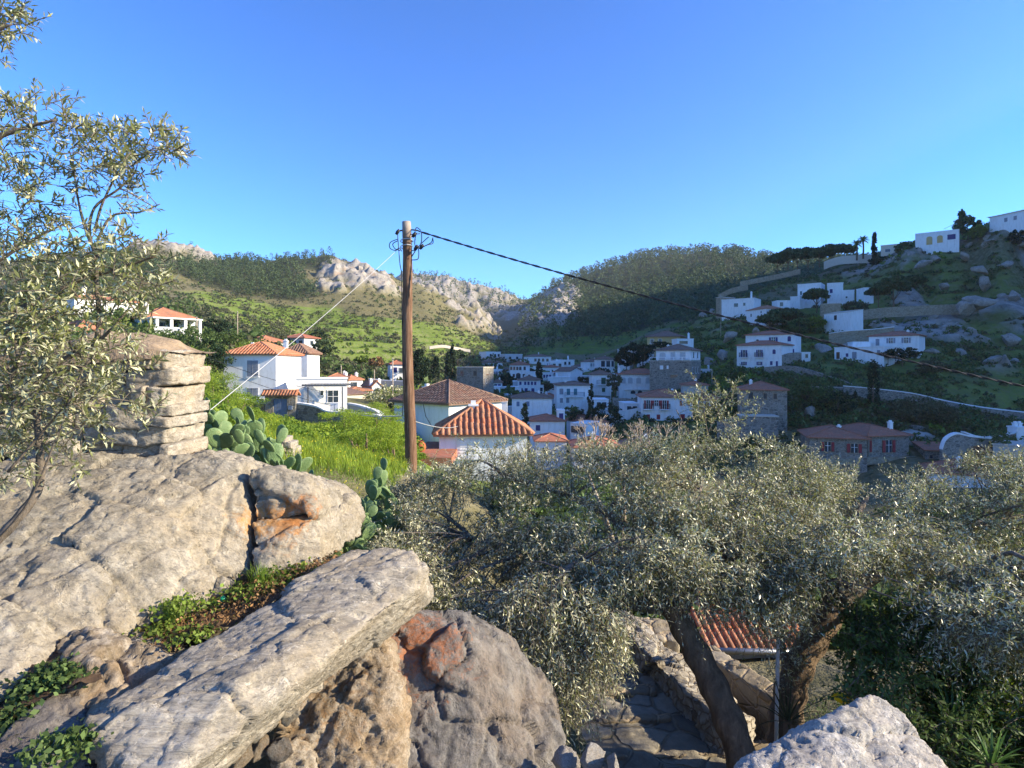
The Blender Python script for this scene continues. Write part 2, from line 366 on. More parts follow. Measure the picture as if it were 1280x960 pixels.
# land-cover zones on the ground: (px, Y, half width px, half depth factor)
def _zone(x, y, items):
    u = x/np.maximum(y, 1)*F+640; l = np.log(np.maximum(y, 1)); out = np.zeros(len(x))
    n = fbm(np.stack([x/30, y/30, x*0], -1), 4, 5)
    for px, Y, w, d in items:
        q = ((u-px)/w)**2+((l-math.log(Y))/d)**2
        out = np.maximum(out, np.clip((1.15-q+n*.9)*2.2, 0, 1))
    return out*(y > 5)
def zones(x, y):
    r = np.hypot(x, y); n2 = fbm(np.stack([x/14, y/14, x*0], -1), 4, 21); n3 = fbm(np.stack([x/45, y/45, x*0], -1), 3, 31)
    rock = _zone(x, y, [(450,530,56,.11),(410,470,22,.05),(215,580,60,.09),(560,1150,90,.2),(690,640,38,.28),(655,900,40,.2)])*np.clip(n2*2.2+.95, 0, 1)
    right = _zone(x, y, [(1230,165,130,.35),(1130,215,80,.15),(1100,130,60,.08),(900,140,30,.25),(1140,84,40,.05)])
    rock = np.maximum(rock, right*np.clip(n2*5-.9, 0, 1))
    rock = np.maximum(rock, _zone(x, y, [(590,560,40,.25),(560,620,60,.12)])*np.clip(n2*3.5-.35, 0, 1))
    green = _zone(x, y, [(410,310,190,.4),(545,370,100,.27),(330,260,90,.3),(760,380,90,.2),(650,330,50,.15),(620,300,40,.1),(720,480,60,.15),(490,30,200,.9)])
    green = np.maximum(green, .6*_zone(x, y, [(1050,135,380,.5),(800,170,200,.5),(230,80,120,.5)]))
    scrub = _zone(x, y, [(560,520,90,.2),(400,440,200,.14),(500,470,60,.1)])
    green = green*(1-.75*scrub)*(1-rock)
    forest = _zone(x, y, [(310,470,90,.15),(120,390,90,.2),(830,720,150,.42),(370,560,120,.06),(330,520,60,.12),(1000,600,200,.4),(800,470,90,.12),(720,850,60,.12)])
    forest = forest*(1-np.minimum(1, rock*1.3))
    return rock, green, scrub, forest
def terrain_h(x, y, phase=False):
    x = np.asarray(x, float).ravel(); y = np.asarray(y, float).ravel()
    z = base_h(x, y); r = np.hypot(x, y)
    rock, green, scrub, forest = zones(x, y)
    amp = np.clip((r-15)/150, 0, 1)
    z = z+amp*(fbm(np.stack([x/60, y/60, x*0], -1), 4, 3)*2.2+fbm(np.stack([x/14, y/14, x*0], -1), 3, 9)*.7)
    z = z+fbm(np.stack([x/2.5, y/2.5, x*0], -1), 3, 14)*.1*np.clip((r-2)/6, 0, 1)
    # cliffs: ridged rock standing out
    cl = fbm(np.stack([x/22, y/22, z/22], -1), 5, 40, ridged=True, gain=.6)
    z = z+rock*amp*(cl+.25)*np.where((x > 0) & (r < 400), 1.6, np.clip(r/50, 1.2, 9))
    # terraces on the farmed slopes
    tm = green*np.clip((r-130)/60, 0, 1)
    st = 3.2+fbm(np.stack([x/90, y/90, x*0], -1), 2, 50)*.3
    zz = z/st+fbm(np.stack([x/40, y/40, x*0], -1), 3, 51)*.9; fr = zz-np.floor(zz)
    z = z+tm*st*(np.clip((fr-.78)/.22, 0, 1)-fr)*.85
    return (z, fr, tm) if phase else z
def H1(x, y): return float(terrain_h([x], [y])[0])
def build_terrain():
    az = np.concatenate([np.linspace(-180,-46,70,endpoint=False), np.linspace(-46,46,760,endpoint=False), np.linspace(46,180,90,endpoint=False)])
    az = np.radians(az); rr = np.concatenate([[0.3,1.0,1.6], np.exp(np.linspace(math.log(2), math.log(60), 130, endpoint=False)), np.exp(np.linspace(math.log(60), math.log(900), 420, endpoint=False)), np.exp(np.linspace(math.log(900), math.log(2200), 40))])
    na, nr = len(az), len(rr)
    A, Rr = np.meshgrid(az, rr, indexing='ij')
    x = (Rr*np.sin(A)).ravel(); y = (Rr*np.cos(A)).ravel()
    z, fr, tm = terrain_h(x, y, True); riser = tm*(fr > .72)
    i = np.arange(na)[:,None]; j = np.arange(nr-1)[None]
    a = i*nr+j; b = ((i+1)%na)*nr+j
    Fc = np.stack([a, a+1, b+1, b], -1).reshape(-1,4)
    rock, green, scrub, forest = zones(x, y)
    col = np.stack([rock, green, scrub, forest], -1)
    col2 = np.stack([np.clip(forest,0,1), rock*0, rock*0, rock*0+1], -1)
    s = N('hillside'); v = s.coord()
    za = s.n('Attribute'); za.attribute_name = 'zone'; sep = s.n('SeparateColor'); s.l(za.outputs['Color'], sep.inputs[0])
    fo = s.n('Attribute'); fo.attribute_name = 'woods'; 
    n1 = s.noise(v, .12, 8, .7); n2 = s.noise(v, .9, 6, .7); n3 = s.noise(v, .035, 6, .6)
    dry = s.ramp(n2, [(.3, (.07,.07,.03)), (.5, (.15,.135,.07)), (.7, (.24,.21,.13))])
    gr = s.ramp(n1, [(.3, (.07,.095,.025)), (.43, (.11,.165,.025)), (.57, (.165,.24,.03)), (.75, (.21,.26,.05))])
    gr = s.mix(s.ramp(n2, [(.5, 0.0), (.64, .7)]), gr, (.08,.1,.03)); gr = s.mix(s.ramp(n3, [(.55, 0.0), (.72, .5)]), gr, (.15,.15,.06))
    sc_ = s.ramp(n2, [(.35, (.07,.08,.025)), (.55, (.17,.15,.07)), (.7, (.24,.18,.1))])
    rk = s.ramp(s.noise(v, .35, 9, .75, .5), [(.3, (.07,.065,.06)), (.45, (.26,.24,.21)), (.62, (.38,.35,.3)), (.8, (.42,.38,.32))])
    rk = s.mix(s.ramp(s.noise(v, .1, 5, .6), [(.55, 0.0), (.7, .6)]), rk, (.38,.25,.15))
    c = s.mix(sep.outputs[1], dry, gr); c = s.mix(sep.outputs[2], c, sc_)
    c = s.mix(fo.outputs['Fac'], c, (.05,.055,.025)); c = s.mix(sep.outputs[0], c, rk)
    # terrace walls: steep little risers show stone and scrub
    g = s.n('NewGeometry'); nz = s.n('SeparateXYZ'); s.l(g.outputs['Normal'], nz.inputs[0])
    steep = s.ramp(nz.outputs[2], [(.55, .8), (.8, 0.0)])
    c = s.mix(s.math('MULTIPLY', steep, sep.outputs[1]), c, s.ramp(n2, [(.4, (.06,.065,.03)), (.65, (.28,.25,.18))]))
    c = s.mix(s.math('MULTIPLY', s.attr('riser'), s.ramp(n1, [(.42, .0), (.6, .6)])), c, s.ramp(n2, [(.42, (.05,.055,.028)), (.6, (.2,.18,.13))]))
    m = s.fin(c, .95, s.bump(n2, .8, .5), .1)
    o = npmesh('terrain', np.stack([x, y, z], -1), Fc, m, smooth=True, attrs={'zone': col, 'woods': forest, 'riser': riser})
    tag(o, kind='structure', label='hilly ground with green terraces rocky ridges and scrub'); o.name = 'terrain'
    return o
build_terrain()

# ------------------------------------------------------------------ foliage
def rand_unit(n):
    v = RNG.normal(size=(n,3)); return v/np.linalg.norm(v, axis=1, keepdims=True)
def quads(C, size, aspect=.7, nrm=None):
    """one diamond leaf-clump face per centre; size array"""
    n = len(C); a = rand_unit(n)
    if nrm is not None: a = a+nrm; a /= np.linalg.norm(a, axis=1, keepdims=True)
    b = np.cross(a, rand_unit(n)); b /= np.linalg.norm(b, axis=1, keepdims=True)+1e-9; c = np.cross(a, b)
    s = np.asarray(size).reshape(-1,1)*np.ones((n,1))
    V = np.stack([C-b*s, C+c*s*aspect+a*s*.15, C+b*s, C-c*s*aspect+a*s*.1], 1).reshape(-1,3)
    return V, np.arange(4*n).reshape(-1,4)
def crown_pts(c, rad, n, nclump, kind='round'):
    """points in clumps spread through a crown volume"""
    c = np.array(c, float); rad = np.array(rad, float)
    u = rand_unit(nclump); rr = RNG.uniform(.45, 1.0, (nclump,1))**.6
    K = u*rr
    if kind == 'cypress':
        h = RNG.uniform(-1, 1, nclump); w = np.where(h < -.6, .75, np.sqrt(np.clip(1-((h+.6)/1.62)**2, .02, 1)))
        t = RNG.uniform(0, 2*np.pi, nclump); q = RNG.uniform(.4, .85, nclump)*w
        K = np.stack([np.cos(t)*q, np.sin(t)*q, h*.95], -1)
    if kind == 'umbrella':
        K[:,2] = np.abs(K[:,2])*.9-.25
    if kind == 'cone':
        h = RNG.uniform(-1, 1, nclump); w = (1-h)/2+.05; t = RNG.uniform(0, 2*np.pi, nclump); q = RNG.uniform(.5, 1, nclump)*w
        K = np.stack([np.cos(t)*q, np.sin(t)*q, h], -1)
    idx = RNG.integers(0, nclump, n)
    cs = RNG.uniform(.16, .34, nclump)
    if kind == 'cypress': cs[:] = .16
    if kind == 'cone': cs[:] = .15
    L = rand_unit(n)*(RNG.uniform(0, 1, (n,1))**.45)*cs[idx][:,None]
    if kind == 'cypress': L[:,2] *= 1; L[:,:2] *= 2.0
    if kind in ('umbrella',): L[:,2] *= .8
    return c+(K[idx]+L)*rad
TREE_N = {'pine':1500}
def tree(name, label, cat, px, py, Y, h, w, kind='round', mat='bush', group=None, trunk=.25, n=None, x=None, lean=0.0, leaf=None, base=None):
    """px,py = foot of the tree"""
    p = P(px, py, Y)
    if base == 'ground': p.z = H1(p.x, p.y)-.03
    g = empty(name, (p.x, p.y, p.z)); tag(g, label, cat, group)
    n = n or int(np.clip(1500*(h*w)/16*(110/Y)**.5, 700, 5200))
    sz = leaf or max(.1, 1.1*Y/F)*(.8 if Y < 60 else 1)*(1.35 if kind == 'umbrella' else 1.1)
    th = h*trunk
    cz = th*.8+(h-th*.8)/2; rz = (h-th*.8)/2
    C = crown_pts((lean*h, 0, cz), (w/2, w/2, rz), n, 70 if kind == 'cypress' else max(16, int(18+w*5)), kind)
    V, Fc = quads(C, RNG.uniform(.6, 1.3, n)*sz)
    npmesh('crown', V, Fc, M[mat], g)
    mb = MB(); r0 = max(.06, h*.022)
    mb.tube([(0,0,-1.0),(lean*h*.3,0,th*.6),(lean*h*.7,.03*h,th+rz*.5),(lean*h,0,cz+rz*.4)], [r0*1.2,r0,r0*.7,r0*.25], 7)
    if kind in ('round','umbrella'):
        for k in range(5):
            t = k*1.26+px; d = (math.cos(t)*w*.32, math.sin(t)*w*.32)
            mb.tube([(lean*h*.4,0,th*.75),(lean*h*.5+d[0]*.5,d[1]*.5,th+rz*.35),(lean*h+d[0],d[1],cz+rz*.2)], [r0*.6,r0*.4,r0*.15], 5)
    mb.build('trunk', M['bark'], g, True)
    return g
def scatter(name, label, mat, X, Yy, hh, ww, nq, cat=None, mode='bush', sub=3):
    """stuff: many plants merged in one mesh, standing on the terrain"""
    n = len(X); Z = terrain_h(X, Yy)
    C = np.repeat(np.stack([X, Yy, Z], -1), nq, 0); hq = np.repeat(hh, nq); wq = np.repeat(ww, nq)
    u = rand_unit(n*nq)*(RNG.uniform(.2, 1, (n*nq,1))**.5)
    if mode == 'tree':
        t = RNG.uniform(0, 1, n*nq); prof = np.sqrt(np.clip(1-((t-.25)/.78)**2, 0, 1)); prof = np.where(t < .25, .6+1.6*t, prof)
        L = np.stack([u[:,0]*wq*.55*prof, u[:,1]*wq*.55*prof, (.12+t*.88)*hq], -1)
    else:
        L = np.stack([u[:,0]*wq*.5, u[:,1]*wq*.5, np.abs(u[:,2])*hq], -1)
    s = np.repeat(np.maximum(.5*ww*(6/nq)**.5, 1.0*np.hypot(X, Yy)/F), nq)*RNG.uniform(.6, 1.3, n*nq)
    V, Fc = quads(C+L, s*.62)
    o = npmesh(name, V, Fc, M[mat]); tag(o, label, cat, kind='stuff'); return o
def polar(n, px0, px1, Y0, Y1):
    u = RNG.uniform(px0, px1, n); l = RNG.uniform(math.log(Y0), math.log(Y1), n); Y = np.exp(l)
    return (u-640)/F*Y, Y
# ------------------------------------------------------------------ buildings
def poly_at(A, e, s, n, poly, mb, gap, rad):
    pass
def roof_faces(w, dp, rh, kind, ov, ridge=None):
    """roof planes in house coordinates (x 0..w, y 0..dp, z 0 at eave), each eave-first"""
    x0, x1, y0, y1 = -ov, w+ov, -ov, dp+ov
    z0 = 0.0
    if kind == 'hip':
        m = min(x1-x0, y1-y0)/2
        if x1-x0 >= y1-y0: r0, r1 = (x0+m, (y0+y1)/2, rh), (x1-m, (y0+y1)/2, rh)
        else: r0, r1 = ((x0+x1)/2, y0+m, rh), ((x0+x1)/2, y1-m, rh)
        a, b, c, d = (x0,y0,z0), (x1,y0,z0), (x1,y1,z0), (x0,y1,z0)
        if x1-x0 >= y1-y0: return [[a,b,r1,r0],[b,c,r1],[c,d,r0,r1],[d,a,r0]], [(r0,r1),(a,r0),(b,r1),(c,r1),(d,r0)]
        return [[a,b,r0],[b,c,r1,r0],[c,d,r1],[d,a,r0,r1]], [(r0,r1),(a,r0),(b,r0),(c,r1),(d,r1)]
    if kind == 'gable':   # ridge along x
        r0, r1 = (x0,(y0+y1)/2,rh), (x1,(y0+y1)/2,rh)
        return [[(x0,y0,0),(x1,y0,0),r1,r0],[(x1,y1,0),(x0,y1,0),r0,r1]], [(r0,r1)]
    if kind == 'gabley':  # ridge along y
        r0, r1 = ((x0+x1)/2,y0,rh), ((x0+x1)/2,y1,rh)
        return [[(x1,y0,0),(x1,y1,0),r1,r0],[(x0,y1,0),(x0,y0,0),r0,r1]], [(r0,r1)]
    if kind == 'shed':
        return [[(x0,y0,0),(x1,y0,0),(x1,y1,rh),(x0,y1,rh)]], []
    return [], []
def tile_roof(parent, w, dp, z, rh, kind, ov, mat, ribs=0, ribmat=None):
    faces, ridges = roof_faces(w, dp, rh, kind, ov)
    mb = MB(); mb.M = Matrix.Translation((0,0,z))
    for f in faces:
        n = len(f); lo = [(p[0],p[1],p[2]-.12) for p in f]
        mb.add(list(f)+lo, [tuple(range(n)), tuple(range(2*n-1,n-1,-1))]+[(i,n+i,n+(i+1)%n,(i+1)%n) for i in range(n)])
    ro = mb.build('roof', M[mat], parent)
    rb = MB(); rb.M = Matrix.Translation((0,0,z))
    for a, b in ridges: rb.tube([Vector(a)+Vector((0,0,.02)), Vector(b)+Vector((0,0,.02))], .09 if ribs else .07, 6)
    if ridges: rb.build('ridge_tiles', M[mat], ro, True)
    if ribs:
        tb = MB(); tb.M = Matrix.Translation((0,0,z))
        for f in faces:
            A, B = Vector(f[0]), Vector(f[1]); e = (B-A); L = e.length; e.normalize()
            s = (Vector(f[2])-A); s -= e*s.dot(e); S = s.length; s.normalize(); nn = e.cross(s)
            poly = [((Vector(p)-A).dot(e), (Vector(p)-A).dot(s)) for p in f]
            k = int(L/ribs); g = L/k
            for i in range(k):
                t = (i+.5)*g; top = 0
                for q in range(len(poly)):
                    (ax, ay), (bx, by) = poly[q], poly[(q+1)%len(poly)]
                    if q == 0 or abs(ax-bx) < 1e-6: continue
                    if min(ax,bx) <= t <= max(ax,bx): top = max(top, ay+(by-ay)*(t-ax)/(bx-ax))
                if top < .15: continue
                nt = max(1, int(top/.42)); r = g*.33
                for j in range(nt):
                    v0, v1 = j*top/nt-(.05 if j == 0 else 0), (j+1)*top/nt
                    vs = []
                    for (vv, rr) in ((v0, r*1.12), (v1, r*.88)):
                        for h in range(6):
                            an = math.pi*h/5; jit = math.sin(i*12.9+j*78.2)*.012
                            vs.append(A+e*(t+jit+math.cos(an)*rr)+s*vv+nn*(math.sin(an)*rr*.85+.005+(.02 if vv == v0 else 0)))
                    tb.add(vs, [(h, h+6, h+7, h+1) for h in range(5)]+[(0,1,2,3,4,5)])
        if tb.v: tb.build('roof_tiles', M[ribmat or mat], ro, True)
    return ro
def window(parent, fr, u, z, w, h, style, sh='paint_grey', frame='cap', name='window', px=1.0):
    """fr: 4x4 frame of a wall face (x along, y outwards into the wall, z up); u = centre along the wall"""
    arch = style.endswith('_arch'); style = style.replace('_arch', '')
    mb = MB(); mb.M = fr
    t = .07 if w > .5 else .05
    x0, x1, z0, z1 = u-w/2, u+w/2, z, z+h
    def outline(g):
        if not arch: return [(x0-g,z0),(x1+g,z0),(x1+g,z1+g),(x0-g,z1+g)]
        pts = [(x0-g,z0),(x1+g,z0)]
        for k in range(9):
            a = math.pi*k/8; pts.append((u+math.cos(a)*(w/2+g), z1-w*.32+math.sin(a)*(w*.36+g)))
        return pts
    mb.prism(outline(t), -.045, .02)
    fo = mb.build('door' if style == 'door' else name, M[frame], parent)
    pm = MB(); pm.M = fr
    pm.prism(outline(0), -.05, -.02)
    pane = pm.build('panel' if style in ('closed','door') else 'pane', M[sh] if style in ('closed','door') else M['glass'], fo)
    if style == 'sash':
        b = MB(); b.M = fr
        b.box(u-.03, u+.03, -.075, -.052, z0, z1); b.box(x0, x1, -.078, -.053, z0+h*.5-.025, z0+h*.5+.025)
        b.box(x0, x0+.05, -.072, -.051, z0, z1); b.box(x1-.05, x1, -.072, -.051, z0, z1)
        b.build('sash', M['paint_white'], fo)
    if style in ('open',):
        for sd in (-1, 1):
            b = MB(); b.M = fr; c = u+sd*(w*.75+t+.02)
            b.box(c-w*.24, c+w*.24, -.11, -.052, z0+.02, z1-.02)
            for q in range(int(h/.22)): b.box(c-w*.19, c+w*.19, -.122, -.112, z0+.1+q*.22, z0+.2+q*.22)
            b.build('shutter', M[sh], fo)
        b = MB(); b.M = fr; b.box(u-.03, u+.03, -.075, -.052, z0, z1); b.box(x0, x1, -.078, -.053, z0+h*.6-.025, z0+h*.6+.025); b.build('sash', M['paint_white'], fo)
    if style == 'closed':
        b = MB(); b.M = fr
        b.box(u-.015, u+.015, -.085, -.052, z0, z1)
        for q in range(int(h/.18)):
            b.box(x0+.08, u-.06, -.072, -.051, z0+.06+q*.18, z0+.16+q*.18); b.box(u+.06, x1-.08, -.072, -.051, z0+.06+q*.18, z0+.16+q*.18)
        b.build('shutter', M[sh], fo)
    b = MB(); b.M = fr
    if style != 'door' : b.box(x0-.12, x1+.12, -.1, .02, z0-.09, z0-.003); b.build('sill', M[frame], fo)
    else: b.box(x1-.16, x1-.1, -.1, -.052, z0+h*.45, z0+h*.45+.06); b.build('handle', M['metal'], fo)
    return fo
def chimney(parent, x, y, z, h, w=.45, mat='cap'):
    mb = MB(); mb.box(x-w/2, x+w/2, y-w/2, y+w/2, z-.6, z+h); mb.box(x-w/2-.06, x+w/2+.06, y-w/2-.06, y+w/2+.06, z+h+.003, z+h+.1)
    mb.box(x-w*.3, x+w*.3, y-w*.3, y+w*.3, z+h+.103, z+h+.3)
    return mb.build('chimney', M[mat], parent)
def house(name, label, L, Rr, yt, yb, depth, roof='hip', rh=1.4, ov=.35, wall='white', tile='tile_old', win=(), side=(), sidep='r',
          chim=(), group=None, ribs=0, cat='house', yt_r=None, deep=4.0, band=None):
    """L=(px,Y), Rr=(px,Y): the front wall's ends; yt/yb: eave and foot row at the left end.
    win: (u 0-1 along the wall, v 0-1 down from the eave to the window head, w m, h m, style, shutter colour)"""
    yv = (L[1]+Rr[1])/2 if yt_r is None else L[1]
    a = P(L[0], yb, L[1]); b = P(Rr[0], yb, Rr[1]); ztop = (HY-yt)/F*yv; zb = (HY-yb)/F*yv
    e = Vector((b.x-a.x, b.y-a.y, 0)); w = e.length; rz = math.atan2(e.y, e.x); H = ztop-zb
    g = empty(name, (a.x, a.y, zb), rz); tag(g, label, cat, group or 'houses of the hillside town')
    mb = MB(); mb.box(0, w, 0, depth, -deep, H)
    if roof == 'gabley': mb.prism([(0,H),(w,H),(w/2,H+rh*.93)], 0, depth)
    if roof == 'gable':
        mb.M = Matrix(((0,1,0,0),(1,0,0,0),(0,0,1,0),(0,0,0,1))); mb.prism([(0,H),(depth,H),(depth/2,H+rh*.93)], 0, w); mb.M = Matrix.Identity(4)
    if roof == 'shed':
        mb.M = Matrix(((0,1,0,0),(1,0,0,0),(0,0,1,0),(0,0,0,1))); mb.prism([(0,H),(depth,H),(depth,H+rh*.93)], 0, w); mb.M = Matrix.Identity(4)
    mb.build('wall', M[wall], g)
    if band:
        b2 = MB(); b2.box(-.02, w+.02, -.02, depth+.02, H-.18, H-.02); b2.build('cornice', M[band], g)
    if roof in ('flat',):
        r = MB(); r.box(-.08, w+.08, -.08, depth+.08, H+.002, H+.16); r.build('roof', M[tile if tile in ('cap','concrete','white') else 'cap'], g)
    elif roof == 'parapet':
        r = MB(); t = .25
        r.box(-.03, w+.03, -.03, t, H+.002, H+.45); r.box(-.03, w+.03, depth-t, depth+.03, H+.002, H+.45); r.box(-.03, t, t+.002, depth-t-.002, H+.002, H+.45); r.box(w-t, w+.03, t+.002, depth-t-.002, H+.002, H+.45)
        r.build('parapet', M[wall], g)
    else: tile_roof(g, w, depth, H, rh, roof, ov, tile, ribs)
    fr = Matrix.Identity(4)
    for q in win:
        u, v, ww, hh, st = q[:5]; sh = q[5] if len(q) > 5 else 'paint_grey'
        z = max(.02, H*(1-v)-hh)
        window(g, fr, u*w, z, ww, hh, st, sh, 'cap' if wall in ('white','cream','ochre','greywash') else 'stone_tan')
    if sidep == 'r': sf = Matrix(((0,-1,0,w),(1,0,0,0),(0,0,1,0),(0,0,0,1)))
    else: sf = Matrix(((0,1,0,0),(-1,0,0,depth),(0,0,1,0),(0,0,0,1)))
    for q in side:
        u, v, ww, hh, st = q[:5]; sh = q[5] if len(q) > 5 else 'paint_grey'
        z = max(.02, H*(1-v)-hh)
        window(g, sf, u*depth, z, ww, hh, st, sh)
    if not chim and roof == 'hip' and w > 4.5: chim = [(random.uniform(.2,.8), random.uniform(.35,.7), random.uniform(.2,.7))]
    for (u, v, h) in chim: chimney(g, u*w, v*depth, H+(.2 if roof in ('flat','parapet') else rh*.5), h)
    g['_H'] = H; g['_w'] = w
    return g
def balcony(g, u, z, w, mat='wire', d=.8, slab='cap'):
    x = u*g['_w']; mb = MB(); mb.box(x-w/2, x+w/2, -d, -.002, z-.12, z); bo = mb.build('balcony', M[slab], g)
    r = MB(); n = int(w/.14)
    for i in range(n+1): r.box(x-w/2+i*w/n-.012, x-w/2+i*w/n+.012, -d+.02, -d+.045, z+.002, z+.9)
    for i in range(1,5):
        for s in (-1,1): r.box(x+s*(w/2-.02)-.012, x+s*(w/2-.02)+.012, -d+i*d/5, -d+i*d/5+.025, z+.002, z+.9)
    r.box(x-w/2, x+w/2, -d+.015, -d+.05, z+.902, z+.95); r.build('railing', M[mat], bo); return bo

def ribwall(name, label, pts, thick, mat, capmat=None, cat='wall', group=None, drop=1.5, caph=.12, capover=.05, h=None, parent=None):
    """wall following pts = (px, py of its top, Y); its foot is sunk `drop` below top or h metres"""
    Pp = catmull([P(*p) for p in pts], 4) if len(pts) > 2 else [P(*p) for p in pts]
    n = len(Pp); off = []
    for i in range(n):
        d = Pp[min(i+1,n-1)]-Pp[max(i-1,0)]; d.z = 0; d.normalize(); off.append(Vector((d.y,-d.x,0))*-1)
    g = parent or empty(name, Pp[0]); o0 = Vector(g.location) if not parent else Vector((0,0,0))
    if not parent: tag(g, label, cat, group)
    def strip(z0f, z1f, a, b2):
        vs = []; fs = []
        for i, p in enumerate(Pp):
            q0 = p+off[i]*a-o0; q1 = p+off[i]*b2-o0
            vs += [(q0.x,q0.y,q0.z+z0f),(q1.x,q1.y,q1.z+z0f),(q1.x,q1.y,q1.z+z1f),(q0.x,q0.y,q0.z+z1f)]
        for i in range(n-1):
            b0 = 4*i; b1 = b0+4
            for k in range(4): fs.append((b0+k, b0+(k+1)%4, b1+(k+1)%4, b1+k))
        fs += [(3,2,1,0), tuple(4*(n-1)+k for k in range(4))]
        m = MB(); m.add(vs, fs); return m
    strip(-(h or drop), 0, 0, thick).build('wall_body', M[mat], g)
    if capmat: strip(.003, caph, -capover, thick+capover).build('coping', M[capmat], g)
    return g
W = 'white'
RED, NAVY, GRN, TEAL, GREY, BG, BRN = 'paint_red','paint_navy','paint_green','paint_teal','paint_grey','paint_bluegrey','paint_brown'
def row(us, v, w, h, st, sh=GREY): return [(u, v, w, h, st, sh) for u in us]
NEAR = 'houses close below the bank'
# two houses just below the pole
h = house('house', 'small white house with bright orange ribbed hip roof just right of the wooden pole', (549,32), (659,32.4), 542, 640, 4.7, 'hip', 1.62, .3, W, 'tile', [(.33,.09,1.1,.9,'closed','cap')], (), chim=(), group=NEAR, ribs=.3, deep=1)
h = house('house', 'white house with dark left roof slope and striped right slope behind the small orange roof', (561,43.5), (627,48), 502, 590, 6.0, 'hip', 1.55, .35, W, 'tile_old', [(.35,.18,.5,.6,'pane')], [(.3,.5,.5,1.2,'closed',BG)], 'l', [(.35,.75,.2)], group=NEAR, ribs=.28, deep=1.5)
# the big white house at the left
h = house('house', 'large white house with grey shutters and orange hip roof left of the wooden pole', (279,64), (345,64), 442.5, 500, 7.6, 'hip', 1.35, .3, W, 'tile',
      [(.56,.14,1.15,1.7,'closed',GREY),(.56,.74,1.15,1.1,'closed',GREY)], [(.12,.25,.7,1.5,'closed','cap'),(.4,.25,.7,1.5,'closed','cap'),(.7,.25,.7,1.5,'closed','cap')], 'r', group='white houses by the meadow', ribs=.33)
h = house('house', 'white rear wing with hip roof rising behind the large shuttered house', (352,75), (384,75), 441.5, 495, 4.8, 'hip', 1.2, .3, W, 'tile_old', [(.3,.2,.6,1.2,'closed',GREY)], [(.2,.25,.6,1.4,'closed','cap'),(.45,.25,.6,1.4,'closed','cap'),(.7,.25,.6,1.4,'closed','cap')], 'r', [(.05,.2,.9)], group='white houses by the meadow', ribs=.33)
h = house('annex', 'low flat roofed white annex with double window behind a pergola', (370,63.5), (434,65), 474, 508, 3.2, 'flat', 0, 0, W, 'cap', [(.72,.42,1.15,1.25,'sash'),(.5,.42,.3,.5,'pane')], (), group='white houses by the meadow', cat='house')
g = empty('pergola', P(380,505,62)); tag(g, 'grey metal pergola frame over the terrace of the annex', 'pergola')
def rel(o, px, py, Y): return P(px, py, Y)-o.location
for i, (px, Y) in enumerate([(385,61),(428,61),(385,63.6),(428,63.6)]):
    b = MB(); a = rel(g, px, 507, Y); t = rel(g, px, 483.5, Y); b.box(a.x-.05, a.x+.05, a.y-.05, a.y+.05, a.z-.8, t.z); b.build('post', M['metal'], g)
a = rel(g, 377, 483, 60.8); c = rel(g, 433, 483, 60.8)
for dy in (0, 2.8):
    b = MB(); b.box(a.x, c.x, a.y+dy, a.y+dy+.1, a.z+.003, a.z+.14); b.build('beam', M['metal'], g)
b = MB()
for i in range(14): x = a.x+.1+(c.x-a.x-.3)*i/13; b.box(x, x+.07, a.y-.2, a.y+3.1, a.z+.143, a.z+.22)
b.build('roof_slats', M['metal'], g)
# gate and garden wall
g = empty('garden_gate', P(350,527,57)); tag(g, 'blue grey wooden gate under a small tiled canopy in the stone wall', 'gate')
p = lambda px, py, Y=57: rel(g, px, py, Y)
b = MB(); zt = p(350,494).z
for x0, x1 in ((331,341.5),(359,369.5)): b.box(p(x0,500).x, p(x1,500).x, 0, .5, -1, zt)
b.box(p(341.6,500).x, p(358.9,500).x, 0, .5, p(350,498.5).z, zt); b.build('pier', M['stone'], g)
b = MB(); b.box(p(341.6,500).x, p(358.9,500).x, .1, .2, -.6, p(350,498.6).z)
for i in range(7): x = p(342.2,500).x+i*(p(358.4,500).x-p(342.2,500).x)/7; b.box(x+.02, x+.15, .07, .098, -.5, p(350,499).z)
do = b.build('door', M[BG], g)
b = MB(); b.box(p(356.6,500).x, p(357.4,500).x, .03, .068, p(350,515).z, p(350,513.6).z); b.build('handle', M['metal'], do)
q = empty('canopy', (p(329,494).x, -.25, zt)); q.parent = g
tile_roof(q, p(371,494).x-p(329,494).x, 1.0, .03, .42, 'gable', .1, 'tile', .26)
b = MB(); b.box(p(360.5,500).x, p(365.5,500).x, -.12, -.003, p(350,512).z, p(350,507).z); b.build('letter_box', M[BG], g)
ribwall('garden_wall', 'grey stone garden wall with curved white coping right of the blue gate', [(370,505,57.3),(384,507,57),(397,510,56.5),(411,516,56),(440,517.5,55),(474,521,54)], .4, 'stone', 'cap', drop=1.9, caph=.16)
ribwall('garden_wall', 'grey stone garden wall with white top left of the blue gate', [(262,497,60),(296,500,58.5),(330,505,57.3)], .4, 'stone', 'cap', drop=2.2, caph=.2)
house('wall_block', 'low blue grey block with pale slab at the right end of the garden wall', (474,53), (491,52.5), 524, 548, 3, 'flat', 0, 0, 'stone_dark', 'cap', cat='wall block', group='white houses by the meadow')
ribwall('terrace_wall', 'long white coped terrace wall right of the annex sloping down', [(434,506,62),(450,509,61),(468,515,60),(476,521,58)], .35, 'cream', 'cap', drop=1.2, caph=.2)
house('steps_base', 'white sloping plinth at the left foot of the large shuttered house', (264,66), (330,62.5), 499, 508, 1.5, 'flat', 0, 0, W, 'cap', cat='plinth', group='white houses by the meadow')
